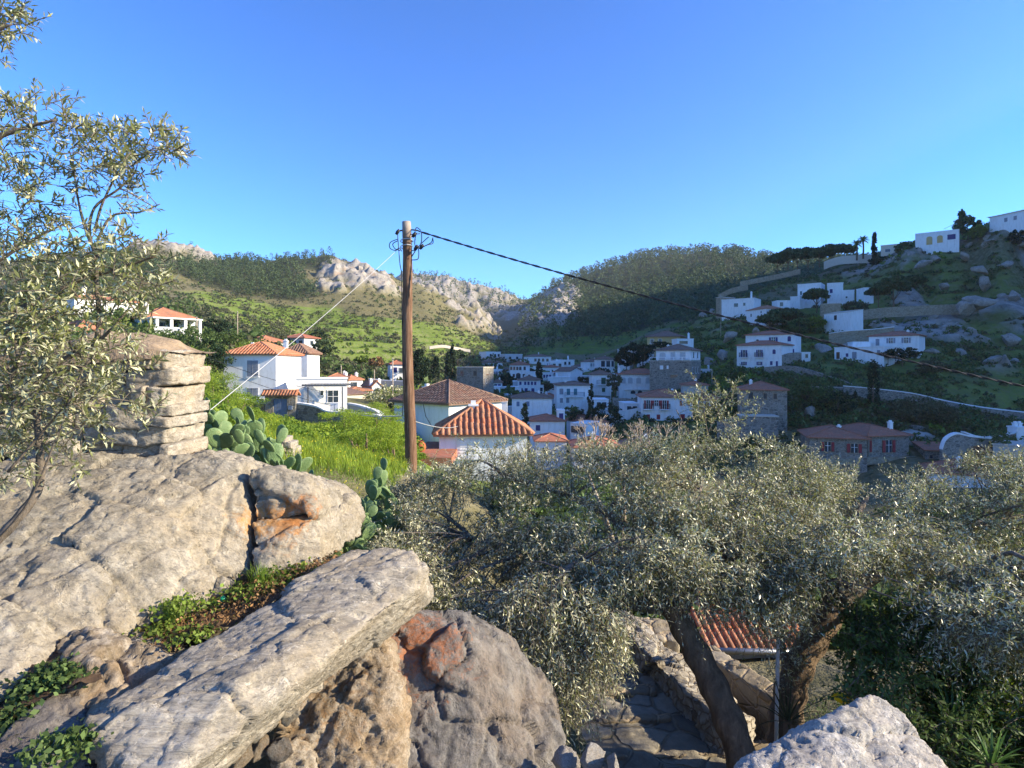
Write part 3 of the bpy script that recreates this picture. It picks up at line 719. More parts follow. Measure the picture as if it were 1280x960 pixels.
for px, nm in ((415,'left'),(420.5,'right')):
    g = empty('gate_pillar', P(px,515,57)); tag(g, 'short white pillar, %s one of the pair in front of the annex' % nm, 'pillar')
    b = MB(); b.box(-.17,.17,0,.35,-.4,.78); b.box(-.21,.21,-.04,.39,.783,.86); b.build('shaft', M['cap'], g)
# small houses between annex and pole
G2 = 'small houses right of the annex'
house('house', 'cream shed with low brown roof right behind the annex', (434,80), (460,82), 492, 508, 5, 'shed', .5, .2, 'cream', 'tile_old', group=G2)
house('house', 'small house with orange roof and white chimney behind the annex', (409,105), (436,106), 472, 486, 5, 'hip', .8, .25, 'cream', 'tile', [(.7,.3,.7,.9,'pane')], chim=[(.8,.3,.5)], group=G2)
house('house', 'white house with open dark porch under an orange roof', (436,106), (453.5,108), 474.5, 487, 5, 'hip', .8, .25, W, 'tile', [(.35,.25,1.3,1.0,'pane')], chim=[(.1,.3,.7),(.85,.3,.6)], group=G2)
house('house', 'long low house with orange roof lying below the porch house', (437,93), (464,95), 488, 500, 4, 'hip', .5, .25, 'cream', 'tile', group=G2)
house('house', 'small gabled house with white chimney stack next to the dead scrub', (465,96), (477,97), 483, 497, 4, 'gabley', .9, .2, 'greywash', 'tile', [(.5,.3,.7,.7,'closed',GREY)], chim=[(.1,.2,.5),(.95,.2,.5)], group=G2)
house('house', 'pale blue house with red roof just left of the pole', (488,130), (507,131), 455, 469, 5, 'hip', .8, .3, W, 'tile_red', [(.3,.3,.9,1.1,'closed',NAVY),(.7,.35,.9,1.1,'pane')], group=G2)
ribwall('road_wall', 'pale roadside wall running behind the small houses', [(461,474,115),(480,476,113),(505,477,110)], .4, 'concrete', 'cap', drop=1.2, caph=.15)
house('house', 'small house with red hip roof and glazed veranda on the green hill', (353,168), (380,166), 422, 434, 7, 'hip', 1.3, .5, 'greywash', 'tile_red', [(.2,.3,1.4,1.1,'pane'),(.55,.3,1.4,1.1,'pane'),(.85,.3,1.2,1.1,'pane')], [(.5,.3,1.5,1.2,'pane')], group='houses on the green hill')
house('house', 'low white house with tan roof tucked in bushes above the large shuttered house', (304,128), (325,124), 427, 434, 6, 'hip', 1.4, .4, W, 'tile', group='houses on the green hill')
ribwall('track_wall', 'pale stone track wall curving across the green hill', [(537,433,255),(552,431,258),(566,433,262),(577,435,266),(588,437,268)], .6, 'concrete', None, drop=1.2)
# upper left, behind the olive branches
G3 = 'houses at the upper left'
house('house', 'white house with tall chimney at far left behind the olive branches', (48,96), (93,90), 374, 400, 9, 'hip', 1.1, .3, W, 'tile', [(.25,.4,1.4,1.6,'closed',BG),(.7,.4,1.0,1.4,'pane')], [(.4,.3,.8,1.2,'pane')], 'r', [(.72,.3,1.3)], group=G3)
house('house', 'long white wing with sloping orange roof beside the tall chimney house', (95,92), (152,97), 386, 410, 7, 'gable', 1.3, .3, W, 'tile', [(.3,.5,.7,1.0,'pane')], group=G3)
h = house('house', 'white villa with covered terrace and orange roof at upper left', (186,88), (244,93), 397, 416, 8, 'hip', 1.7, .4, W, 'tile', [(.25,.35,1.2,1.2,'pane'),(.5,.35,1.4,1.7,'pane'),(.8,.35,.9,1.7,'pane')], chim=[(.08,.3,1.0)], group=G3)
b = MB()
for u in (.05,.35,.65,.97): x = u*h['_w']; b.box(x-.2, x+.2, -2.2, -1.8, -1.5, 1.9)
b.build('columns', M['cap'], h); b = MB(); b.box(-.3, h['_w']+.1, -2.4, -.003, 1.903, 2.1); b.build('terrace_roof', M['cap'], h)
b = MB(); b.box(-.2, h['_w']*.6, -2.6, -2.42, -1, .7); b.build('balustrade', M['greywash'], h)
house('house', 'orange roofed shed below the long white wing at left', (92,60), (140,63), 418, 440, 6, 'hip', 1.5, .3, W, 'tile', group=G3)
# ---- the town in the valley, left to right
V = 'houses in the valley town'
house('tower_house', 'square grey stone building with flat slab roof at the left edge of the town', (571,128), (604,126), 459.5, 488, 6, 'flat', 0, 0, 'stone', 'concrete', row((.2,.7),.15,.7,1.0,'pane'), [(.3,.5,.7,.9,'pane')], 'r', cat='stone building', group=V, deep=3)
house('annex', 'lower stone annex leaning right of the square grey stone building', (604,127), (611,128), 468, 490, 5, 'shed', .8, .1, 'stone', 'tile_old', group=V)
house('house', 'white house front on the fringe of the green slope, farthest left of the town', (608,262), (626,265), 440, 448, 8, 'flat', 0, 0, W, 'cap', row((.3,.6,.85),.3,.9,1.2,'pane'), group=V)
house('house', 'white house with brown roof just below the farthest left white front', (609,225), (628,228), 453, 461, 8, 'hip', 1.3, .4, W, 'tile_old', row((.25,.5,.8),.3,1,1.2,'pane'), group=V)
house('house', 'grey blue flat roofed house high at the back of the valley', (631,250), (653,252), 443, 452, 8, 'flat', 0, 0, 'greywash', 'cap', row((.3,.7),.3,1,1.2,'pane'), group=V)
house('house', 'long white house with four dark windows and chimney at the back of the valley', (655,248), (689,248), 445.5, 459, 8, 'hip', 1, .3, W, 'tile_old', row((.42,.55,.7,.86),.2,1,1.2,'pane',)+row((.5,.9),.65,1,1.4,'pane'), chim=[(.55,.5,1)], group=V)
house('house', 'white house with chimney at the right end of the back row', (697,243), (718,245), 450, 461, 8, 'flat', 0, 0, W, 'cap', row((.2,.45,.7),.2,.9,1.2,'pane'), chim=[(.75,.3,1.3)], group=V)
house('house', 'low white cube with dark openings left of the back row chimney', (688,236), (704,236), 453, 463, 6, 'flat', 0, 0, W, 'cap', row((.3,.75),.15,1.1,1.2,'pane'), group=V)
house('house', 'white house with pinkish roof in front of the back row', (677,225), (699,224), 459, 470, 7, 'hip', .9, .3, W, 'tile_red', row((.15,.6),.3,.9,1.1,'pane'), group=V)
house('house', 'pale white terrace house stepping down right of the pinkish roof', (699,222), (717,221), 461, 473, 6, 'flat', 0, 0, W, 'cap', row((.2,.5,.8),.3,.8,1.0,'pane'), group=V)
house('house', 'narrow white cube left of the pinkish roof', (667,228), (677,228), 458, 470, 6, 'flat', 0, 0, W, 'cap', row((.5,),.3,.8,1.0,'pane'), group=V)
house('house', 'white two storey house with five upper windows and arched door', (637,195), (658,194), 456, 475, 7, 'hip', 1.2, .3, W, 'tile_red', row((.1,.28,.46,.64,.9),.12,.75,1.1,'pane')+row((.25,.85),.6,.75,1,'pane')+[(.52,.55,1.5,1.8,'pane_arch')], group=V)
house('house', 'white lower wing stepping right from the five windowed house', (658,193), (667,192), 465, 476, 5, 'flat', 0, 0, W, 'cap', row((.4,),.3,.8,1,'pane'), group=V)
house('house', 'white house with blue shutters and long dark roof in the valley', (647,165), (671,164), 475, 492, 7, 'hip', 1.1, .35, W, 'tile_old', row((.15,.4,.57,.75,.92),.12,.6,.9,'closed',NAVY)+row((.2,.45,.8),.6,.8,1.1,'closed',NAVY), group=V)
house('house', 'low grey blue wing at the left of the blue shuttered house', (641,166), (647,166), 477, 491, 6, 'flat', 0, 0, 'greywash', 'cap', group=V)
house('house', 'wide blank white house wall with small chimney near the valley cypress', (686,178), (714,178), 472, 486, 7, 'flat', 0, 0, W, 'cap', row((.2,),.65,.8,1,'closed',BRN), chim=[(.38,.3,.9)], group=V)
house('house', 'tall white house with pitched roof end above the wide blank wall', (713,185), (728,188), 464, 482, 7, 'gabley', 1.2, .3, W, 'tile_old', row((.25,.5),.35,.8,1.2,'closed','cap'), group=V)
house('house', 'pale low house with flat roof right of the pitched roof end', (728,186), (741,186), 470, 484, 6, 'flat', 0, 0, 'greywash', 'cap', group=V)
house('house', 'broad white house with teal balcony shutters and dark roof in the town centre', (696,126), (740,126), 481, 511, 8, 'hip', .65, .35, W, 'tile_old', [(.13,.16,.8,1.2,'closed',GREY),(.33,.16,.7,1.3,'closed',TEAL),(.53,.16,.7,1.3,'closed',TEAL),(.13,.55,.65,1,'closed',GREY),(.31,.55,.65,1,'closed',GREY)], group=V)
balcony(COL.objects[-1] if False else [o for o in bpy.data.objects if o.get('label','').startswith('broad white house with teal')][0], .5, 2.55, 4.0)
house('house', 'pale blue white house with four windows left of the broad balcony house', (640,112), (690,112), 497.5, 526, 8, 'hip', 1.0, .3, W, 'tile_old', [(.15,.15,.55,.9,'closed',BG),(.4,.15,.55,.9,'closed',BG),(.62,.15,.55,.9,'closed','cap'),(.82,.15,.55,.9,'closed','cap')], group=V, deep=3)
house('wall_house', 'low pale wall house at the left foot of the four windowed house', (631,116), (640,115), 509, 520, 5, 'flat', 0, 0, W, 'cap', group=V, cat='house')
house('house', 'white house with orange red roof below the four windowed house', (663,96), (706,96), 526, 550, 6, 'hip', .85, .3, W, 'tile_red', [(.22,.22,.7,.9,'closed',NAVY)], group=V, deep=3)
house('house', 'little white turret room with blue window beside the orange red roof', (697,97), (706,97), 513.5, 526, 2.5, 'flat', 0, 0, W, 'cap', [(.5,.25,.7,.9,'closed',NAVY)], group=V)
house('house', 'low white house with dark red roof lowest under the orange red roof', (670,80), (708,80), 551, 580, 5, 'hip', .7, .3, W, 'tile_red', [(.3,.3,.7,.8,'pane')], group=V)
house('house', 'small white house with red roof behind the bright orange near roof', (610,150), (618,150), 489, 497, 5, 'hip', .9, .3, W, 'tile_red', group=V)
house('house', 'small white cube house behind the bright orange near roof', (613,145), (625,145), 484, 491, 5, 'flat', 0, 0, W, 'cap', row((.3,.7),.3,.6,.7,'pane'), group=V)
house('house', 'narrow white block standing right of the striped roof', (627,92), (634,92), 503, 520, 4, 'flat', 0, 0, W, 'cap', group=V)
h = house('house', 'tall narrow white house with green balcony door and small hip roof', (740,134), (764,134), 468, 497, 5, 'hip', 1.0, .35, W, 'tile_old', [(.6,.14,1.0,1.6,'closed',GRN),(.6,.58,.7,.9,'closed',GRN)], group=V)
balcony(h, .55, 2.95, 2.6)
h = house('house', 'white house with four arched windows and dark hip roof', (774,132), (832,131), 467.5, 499, 8, 'hip', 1.15, .35, W, 'tile_red', row((.09,.24,.42,.62),.14,1.0,1.3,'closed_arch','greywash')+[(.3,.66,1.0,.7,'pane_arch'),(.45,.66,1.0,.7,'pane_arch')], [], 'r', [(.02,.3,.5)], group=V)
b = MB(); b.M = Matrix.Identity(4); b.box(.12*h['_w'], .75*h['_w'], -.5, -.003, 2.0, 2.12); b.build('ledge', M['cap'], h)
ribwall('retaining_wall', 'tall grey stone retaining wall below the arched window house', [(766,497,118),(785,498,118),(801,500,118)], .5, 'stone', None, drop=3.2)
ribwall('garden_wall', 'smooth white wall sloping up left of the red shuttered house', [(761,518,108),(780,514,107),(802,510,106)], .4, 'white', 'cap', drop=2.8, caph=.1)
ribwall('retaining_wall', 'grey stone footing wall below the tall narrow green door house', [(743,494,131),(763,495,131)], .4, 'stone', None, drop=2.5)
h = house('house', 'two storey grey stone house with white upper floor and long terrace', (812,126), (863,122), 451.5, 490, 10, 'flat', 0, 0, 'stone', 'concrete', [(.3,.14,.7,.8,'closed','cap'),(.45,.14,.4,.7,'closed','cap'),(.6,.45,1.4,.4,'pane')], row((.2,.5,.75),.2,.7,1.2,'pane'), 'r', group=V, deep=2.5)
h2 = house('upper_house', 'white top storey with three shuttered windows and wide brown hip roof', (820,127.5), (863,123.8), 437.5, 451, 8, 'hip', 1.3, .4, W, 'tile_old', [(.2,.25,1.3,1.3,'closed_arch','greywash'),(.5,.2,1.0,1.5,'closed','greywash'),(.78,.2,1.2,1.5,'closed','greywash')], row((.3,.7),.2,.7,1.2,'pane'), 'r', group=V, cat='house', deep=-.18)
b = MB(); w_ = h['_w']; H_ = h['_H']
for i in range(6): b.box(w_*i/5-.1 if i else 0, w_*i/5+.1, -.05, .15, H_+.162, H_+.75)
b.box(0, w_+.1, -.06, .16, H_+.753, H_+.87); b.build('balustrade', M['paint_white'], h)
house('house', 'ochre house with wide brown hip roof above the terrace house', (809,172), (850,168), 420.5, 431, 8, 'hip', 1.7, .6, 'ochre', 'tile_old', [(.15,.3,.9,1.3,'pane'),(.4,.3,.9,1.3,'pane')], [], group=V)
house('house', 'small white house with tall chimney right above the brown hip roof', (846,160), (867,160), 424, 431, 5, 'flat', 0, 0, W, 'cap', [(.4,.3,2.2,.8,'pane')], chim=[(.8,.3,1.3)], group=V)
house('house', 'slim white house wall half hidden by dark trees left of the ochre house', (772,180), (787,178), 437, 454, 6, 'flat', 0, 0, W, 'cap', [(.2,.3,.6,1,'pane')], group=V)
house('house', 'small white house part among trees below the ochre house', (796,170), (812,168), 433, 441, 4, 'flat', 0, 0, W, 'cap', group=V)
house('house', 'white house with open pillared porch and small brown roof left of the dark trees', (746,190), (768,190), 449, 460, 6, 'hip', 1.1, .5, W, 'tile_old', [(.35,.2,1.2,1.8,'pane'),(.65,.2,1.2,1.8,'pane'),(.9,.2,.8,1.8,'pane')], group=V)
h = house('house', 'white two storey house with red shutters and red roof behind the olive top', (802,104), (866,103), 496, 533, 8, 'hip', 1.2, .35, W, 'tile_red', [(.13,.12,.6,1.5,'open',RED),(.29,.12,.6,.95,'open',RED),(.45,.12,.6,1.5,'open',RED),(.77,.12,.4,.9,'closed',RED),(.92,.12,.4,.9,'closed',RED),(.13,.6,.6,.85,'closed',RED),(.33,.6,.6,.85,'closed',RED),(.8,.58,.8,1.0,'closed',RED)], group=V, deep=3)
balcony(h, .13, h['_H']*.88-1.5, 1.7); balcony(h, .45, h['_H']*.88-1.5, 1.7)
house('house', 'pale house with brick red roof edge above the red shuttered house', (853,115), (886,114), 481, 496, 5, 'hip', .6, .3, 'concrete', 'tile_red', group=V, deep=3, band='paint_white')
house('house', 'low house with wide dark red roof hidden behind the olive crown', (718,76), (776,76), 559, 580, 6, 'hip', 1.1, .3, W, 'tile_red', row((.3,.7),.3,.7,.8,'pane'), chim=[(.45,.3,.9)], group=V)
house('house', 'low white house with grey purple roof beside the bare branches', (779,78), (832,78), 560, 582, 6, 'hip', 1.1, .3, W, 'tile_old', row((.2,.5),.3,.7,.8,'pane'), group=V)
# ---- right slope
S = 'houses on the shaded right slope'
h = house('house', 'square two storey stone house with red hip roof and small white framed windows', (925,92), (984,90), 487, 534, 8, 'hip', 1.15, .3, 'stone', 'tile_red', [(.23,.08,.6,.95,'pane'),(.54,.1,.45,.8,'pane'),(.75,.1,.45,.8,'pane'),(.23,.63,.7,1.0,'pane'),(.66,.66,.45,.9,'pane')], [], 'r', group=S, deep=3)
house('terrace', 'square stone terrace projecting at the foot of the square stone house', (926,88), (973,87), 521, 546, 3, 'flat', 0, 0, 'stone', 'concrete', group=S, deep=3, cat='terrace')
ribwall('retaining_wall', 'rough stone yard wall left of the square stone house', [(896,527,90),(912,522,89),(926,521,88)], .4, 'stone', None, drop=3)
h = house('house', 'white two storey house with navy shutters and two small balconies', (921,128), (977,122), 431, 462, 7, 'hip', .95, .3, W, 'tile_red', [(.17,.2,.55,1.5,'open',NAVY),(.52,.2,.55,1.5,'open',NAVY),(.84,.2,.6,.9,'closed_arch',NAVY),(.17,.68,.5,.75,'open',NAVY),(.52,.68,.5,.75,'open',NAVY),(.78,.66,.5,.8,'closed',NAVY),(.9,.66,.4,1.0,'closed',NAVY)], group=S, deep=3)
balcony(h, .17, h['_H']*.8-1.5, 1.6); balcony(h, .52, h['_H']*.8-1.5, 1.6)
house('house', 'white house with navy shutters and red roof rising behind the balcony house', (932,137), (993,131), 418, 448, 7, 'hip', .95, .3, W, 'tile_red', [(.58,.12,.8,1.1,'open',NAVY),(.25,.2,.7,1.0,'pane_arch'),(.9,.1,.7,1.1,'closed_arch',NAVY),(.93,.62,.6,1.1,'open',NAVY)], group=S)
ribwall('retaining_wall', 'pale stone retaining wall right of the navy shuttered houses', [(978,444,122),(990,441,124),(1002,441,126)], .5, 'stone', None, drop=2.2)
house('hut', 'tiny white hut beside the dark awnings on the right slope', (1001,128), (1013,128), 441, 449, 3, 'flat', 0, 0, W, 'cap', [(.6,.2,.6,.8,'pane')], group=S, cat='hut')
house('house', 'low flat white house with three small doors at the right, above the cypress', (1043,126), (1105,118), 434.5, 452, 7, 'flat', 0, 0, W, 'cap', [(.08,.3,.7,1.4,'closed',BRN),(.27,.4,.5,.7,'closed',NAVY),(.42,.3,.9,1.4,'closed',GREY),(.9,.2,.6,.9,'closed',GREY)], group=S)
house('house', 'white house with brown roof and grey shuttered windows right above the flat white house', (1086,128), (1149,122), 419.5, 434, 7, 'hip', .95, .3, W, 'tile_red', [(.18,.25,.7,1.4,'closed',GREY),(.45,.2,.7,1.1,'open',GREY),(.75,.2,.7,1.1,'open',GREY)], group=S)
house('outbuilding', 'white stepped outbuilding left of the brown roofed white house', (1066,127), (1088,126), 428, 435, 5, 'flat', 0, 0, W, 'cap', group=S, cat='house')
ribwall('retaining_wall', 'long tan stone wall with pale coping above the flat white house', [(1036,417,140),(1060,414,138),(1090,412,137),(1118,409,136)], .6, 'stone_tan', 'cap', drop=3.2, caph=.15)
ribwall('retaining_wall', 'long tan stone terrace wall crossing high on the right hillside', [(1063,390,160),(1100,385,158),(1150,382,155),(1200,380,152),(1224,378,150)], .6, 'stone_tan', None, drop=2.6)
ribwall('retaining_wall', 'pale grey terrace wall under the hilltop pines', [(1030,327,232),(1048,321,230),(1070,319,225),(1092,318,222)], .6, 'concrete', None, drop=3)
ribwall('field_wall', 'ruined tan field wall low on the ridge left of the hilltop pines', [(925,352,255),(950,347,250),(975,342,246),(1000,336,240)], .6, 'stone_tan', None, drop=2.0)
ribwall('field_wall', 'crumbling field wall along the lower left edge of the ridge', [(898,368,255),(915,360,252),(935,356,250)], .6, 'stone_tan', None, drop=2.2)
ribwall('path_wall', 'long stone path wall descending right in the middle of the right slope', [(955,459,120),(985,457,117),(1010,462,113),(1045,473,108),(1070,482,104),(1090,486,102)], .5, 'stone', None, drop=1.8)
ribwall('path_wall', 'long white coped wall descending to the right edge above the red roofed house', [(1055,483,100),(1090,486,99),(1140,492,97),(1180,501,95),(1230,510,92),(1300,518,88)], .5, 'stone', 'cap', drop=2.0, caph=.14)
ribwall('retaining_wall', 'stone retaining wall with pale top between cypress and square stone house', [(1000,484,106),(1030,484,103),(1055,485,101)], .4, 'stone', 'concrete', drop=3.5)
ribwall('garden_wall', 'low stone garden wall stub among dark shrubs right of the cypress', [(1190,531,90),(1215,530,89),(1245,530,88)], .4, 'concrete', None, drop=1.4)
house('house', 'white house beside a brown stone gable at the left end of the ridge', (902,190), (943,184), 374, 394, 7, 'flat', 0, 0, W, 'tile_red', [(.45,.25,1.2,1.1,'pane'),(.7,.25,.7,.9,'pane')], chim=[(.87,.2,1.8)], group=S)
house('tower', 'brown stone gable block at the left of the ridge house', (895,192), (902,190), 372, 396, 6, 'flat', 0, 0, 'stone_tan', 'concrete', group=S, cat='stone building')
house('house', 'white house with sloping tan roof and two small windows on the ridge slope', (933,178), (958,170), 387, 400, 6, 'hip', 1.2, .2, W, 'tile', [(.25,.35,.5,.9,'pane'),(.75,.2,.4,.6,'pane')], group=S)
house('house', 'tiny white building with dark opening between the ridge houses', (972,182), (988,182), 376, 385, 4, 'flat', 0, 0, W, 'cap', [(.3,.2,1.0,1.2,'pane')], group=S)
house('house', 'white flat house left of the dark tree high on the right slope', (997,194), (1026,190), 355, 376, 7, 'flat', 0, 0, W, 'cap', [(.15,.4,.6,1.2,'pane')], group=S)
house('outbuilding', 'low white block stepping left from the flat house on the upper slope', (988,190), (1000,188), 371, 382, 4, 'flat', 0, 0, W, 'cap', group=S, cat='house')
house('house', 'white stepped house right of the dark tree high on the right slope', (1034,188), (1054,186), 354, 378, 6, 'flat', 0, 0, W, 'cap', [(.25,.3,.8,1.2,'closed',NAVY)], group=S)
house('house', 'low white wing at the right of the stepped house high on the slope', (1054,186), (1068,185), 363, 378, 5, 'flat', 0, 0, W, 'cap', row((.3,),.5,.5,.5,'pane'), group=S)
house('house', 'small white cube half sunk in dark trees right of the stepped house', (1080,180), (1092,180), 360, 367, 4, 'flat', 0, 0, W, 'cap', group=S)
house('ruin', 'roofless stone block behind the small white barn on the right slope', (1026,165), (1051,163), 380, 395, 5, 'flat', 0, 0, 'stone_tan', 'concrete', group=S, cat='ruin')
house('barn', 'small white barn with one dark opening on the right slope', (1030,158), (1063,150), 391, 400, 4, 'shed', .7, .1, W, 'concrete', [(.45,.4,.9,1.2,'pane')], group=S, cat='barn')
house('house', 'hilltop white house with two ochre arches and a blue window', (1144,197), (1199,190), 291, 310, 7, 'parapet', 0, 0, W, 'cap', [(.33,.2,1.6,2.6,'door_arch','ochre'),(.57,.2,1.5,2.3,'door_arch','ochre'),(.83,.2,2.1,1.6,'closed',NAVY)], group=S)
house('house', 'hilltop white house with two windows at the right edge of the picture', (1237,187), (1290,176), 266, 292, 8, 'hip', .7, .4, W, 'concrete', [(.4,.2,.9,1.2,'closed',GREY),(.62,.2,.9,1.2,'closed',GREY)], [], 'l', group=S)
house('house', 'pale house with flat brown slab roof behind the hilltop palms', (1101,213), (1130,209), 306, 322, 7, 'flat', 0, 0, 'cream', 'concrete', row((.3,.7),.3,1.5,1.0,'pane'), group=S)
# red roofed house low right
Q = 'houses low at the right'
h = house('house', 'broad stone house with red roof and dark red shutters low at the right', (1012,78), (1084,76), 547, 604, 8, 'hip', 1.15, .4, 'stone', 'tile_red', [(.32,.1,.65,1.2,'open',RED),(.72,.13,.75,1.15,'sash',RED),(.72,.13,.75,1.15,'open',RED)][:1]+[(.78,.12,.75,1.15,'open',RED),(.99,.1,.3,1.5,'closed',RED)][:1], group=Q, deep=4)
h = house('house', 'right wing of the red roofed stone house with french window and ledge', (1085,77.5), (1136,78.5), 544, 604, 8, 'hip', 1.1, .4, 'stone', 'tile_red', [(.06,.1,.35,1.5,'closed',RED),(.5,.1,.85,1.6,'open',RED),(.3,.64,.85,1.6,'open',RED),(.8,.64,.85,1.4,'open',RED)], chim=[(.78,.2,.9)], group=Q, deep=4)
b = MB(); b.box(-7, h['_w']+1.5, -.6, -.003, h['_H']*.42, h['_H']*.56); b.build('stone_ledge', M['stone_tan'], h)
house('house', 'stone annex with dusty pink roof and two small windows right of the red roofed house', (1157,77), (1202,76), 563, 584, 4, 'shed', .6, .2, 'stone', 'tile_red', row((.15,.55),.3,.35,.4,'pane'), group=Q, deep=3)
house('house', 'long white house with low brown red roof at the lower right behind the olives', (1162,69), (1252,66), 593, 625, 6, 'hip', 1.3, .3, W, 'tile_red', (), chim=[(.45,.2,.9)], group=Q, deep=3)
ribwall('retaining_wall', 'rough pale rubble wall bulging behind the red roofed house', [(1130,531,88),(1150,533,86),(1170,541,85),(1188,552,84)], .8, 'stone', None, drop=4)
ribwall('garden_wall', 'stone wall with swooping white coping and arched opening at the right', [(1178,562,74),(1183,550,74),(1196,543,74),(1212,546,74),(1241,549,74)], .5, 'stone', 'cap', drop=3.6, caph=.22)
ribwall('garden_wall', 'white coped wall curving up to the white pier at the right edge', [(1205,541,80),(1225,547,80),(1250,546,79),(1272,541,78)], .5, 'stone', 'cap', drop=3, caph=.2)
g = empty('arch_door', P(1221,575,73.8)); tag(g, 'round arched brick doorway in the swooping stone wall', 'doorway')
window(g, Matrix.Translation((0,-.08,0)), 0, -.6, 2.0, 2.3, 'door_arch', BRN, 'stone_tan')
house('pier', 'square white pier with capped top at the right edge', (1271,78), (1284,78), 535, 560, 1.5, 'flat', 0, 0, W, 'cap', chim=[(.3,.5,.3),(.7,.5,.3)], group=Q, cat='pier', deep=3)
house('house', 'pale stone walled yard block at the far right edge', (1241,73), (1300,70), 558, 600, 5, 'flat', 0, 0, 'concrete', 'concrete', group=Q, deep=3)
# terracotta jar, courtyard of house
g = empty('terracotta_jar', P(525.5,566,31)); tag(g, 'terracotta jar on the courtyard floor beside the near white house', 'jar')
b = MB(); n = 12; prof = [(.12,0),(.24,.12),(.3,.3),(.24,.48),(.14,.56),(.18,.62)]
vs = [(r*math.cos(2*math.pi*k/n), r*math.sin(2*math.pi*k/n), z) for r, z in prof for k in range(n)]
b.add(vs, [(j*n+k, j*n+(k+1)%n, (j+1)*n+(k+1)%n, (j+1)*n+k) for j in range(5) for k in range(n)]+[tuple(range(n-1,-1,-1))]); b.build('jar_body', M['terracotta'], g, True)
p0 = P(512,572,29); b = MB(); b.box(p0.x, p0.x+2.0, p0.y, p0.y+6, p0.z-.4, p0.z); o = b.build('courtyard_floor', M['tile_red']); tag(o, kind='structure')

# houses filling the rows of the valley, each with its own windows
for i, (px, w_, yt, yb, Y, rf, tl, lb) in enumerate([(722,14,458,468,228,'hip','tile_old','small white house with dark roof at the right end of the valley rows'),(731,12,463,473,214,'flat','cap','white cube beside the dark roofed house of the valley rows'),(703,13,467,477,206,'hip','tile_red','white house with dark red roof under the terrace houses'),
    (684,12,466,478,208,'flat','cap','tall white cube left of the dark red roofed house in the valley rows'),(675,9,482,493,170,'flat','cap','low white house behind the lone town cypress'),(622,12,462,471,205,'flat','cap','white cottage at the left end of the valley rows'),(634,16,484,493,158,'flat','cap','long low white house front left of the blue shuttered house'),(622,11,478,487,165,'hip','tile_old','small white house left of the long low front'),
    (716,20,488,499,150,'hip','tile_old','white house with brown roof behind the broad balcony house'),(762,13,461,470,196,'flat','cap','white cube house right of the pillared porch house'),(752,18,500,512,118,'flat','cap','plain white terrace house at the right of the broad balcony house'),(846,24,500,512,112,'hip','tile_old','white house with brown roof half hidden right of the red shuttered house'),
    (884,24,500,516,105,'hip','tile_red','white house with red roof in the trees right of the red shuttered house'),(884,22,462,472,140,'flat','cap','small pale house above the brick red roof edge'),(642,10,463,471,212,'gabley','tile_old','tiny gabled white house in the valley rows'),(692,10,452,462,240,'flat','cap','narrow white house between the two long back row houses'),(661,10,460,468,222,'flat','cap','white cube under the left end of the long back house'),(744,14,452,461,214,'hip','tile_old','white house with dark roof at the foot of the dark green valley slope'),(709,12,476,486,186,'flat','cap','small white house right above the wide blank wall'),(772,14,468,478,158,'flat','cap','plain white house behind the arched window house'),(648,11,494,503,140,'flat','cap','small white cube above the roof of the four windowed house'),(676,12,497,505,138,'hip','tile_red','small white house with red roof behind the four windowed house'),(790,18,505,517,110,'flat','cap','white terrace house below the stone retaining wall'),(750,16,528,541,98,'hip','tile_red','white house with red roof below the dark trees in the town centre'),(722,18,530,543,95,'flat','cap','white flat house right of the orange red roofed house'),(606,14,500,512,112,'hip','tile_red','white house with red roof peeking behind the striped roof')]):
    house('house', lb, (px-w_/2, Y), (px+w_/2, Y+(i%3-1)*1.5), yt, yb, 5+i%3, rf, .9, .3, W, tl, [(u, .2+.03*(i%3), .75, 1.05, 'closed' if i%2 else 'pane', (BG,GREY,BRN,NAVY)[i%4]) for u in ((.2,.5,.8),(.3,.7),(.15,.4,.75))[i%3]]+([(.6,.6,.8,1.1,'pane')] if yb-yt > 10 else []), group=V, chim=[(.7,.3,.6)] if i%2 else ())
# ------------------------------------------------------------------ vegetation of the middle and far distance
def keep(X, Y, z, idx, lo=.35):
    return RNG.uniform(0, 1, len(X)) < np.clip(z[idx], lo, 1)
def wood(name, label, n, px0, px1, Y0, Y1, h, mat='pine', thr=.45, nq=46, hvar=.35, w=.62):
    X, Yy = polar(n, px0, px1, Y0, Y1); z = zones(X, Yy); k = z[3] > thr+RNG.uniform(-.25, .25, n)
    X, Yy = X[k], Yy[k]; hh = h*RNG.uniform(1-hvar, 1+hvar, len(X))
    scatter(name, label, mat, X, Yy, hh, hh*w, nq, 'wood', 'tree')
wood('pine_wood', 'dark pine wood covering the rocky left hilltop', 1500, 120, 420, 360, 620, 7.5, thr=.45, nq=60)
wood('hilltop_trees', 'thin line of trees along the left skyline', 200, -60, 460, 590, 640, 3.4, thr=.2, nq=30, w=1.1)
wood('pine_forest', 'dense pine forest covering the round hill behind the town', 5200, 650, 1120, 360, 960, 11, thr=.18, nq=34)
wood('far_scrub', 'dark scrub on the distant ridge in the gap', 500, 500, 700, 900, 1300, 8, thr=-.2, nq=16)
def scrub(name, label, n, px0, px1, Y0, Y1, h, w, mat, accept, nq=16, cat='scrub'):
    X, Yy = polar(n, px0, px1, Y0, Y1); z = zones(X, Yy)
    k = RNG.uniform(0, 1, n) < accept(z, X, Yy); X, Yy = X[k], Yy[k]
    s = RNG.uniform(.45, 1.35, len(X))
    scatter(name, label, mat, X, Yy, h*s, w*s, nq, cat)
def blot(X, Y, s, seed, t=0.0): return fbm(np.stack([X/s, Y/s, X*0], -1), 3, seed) > t
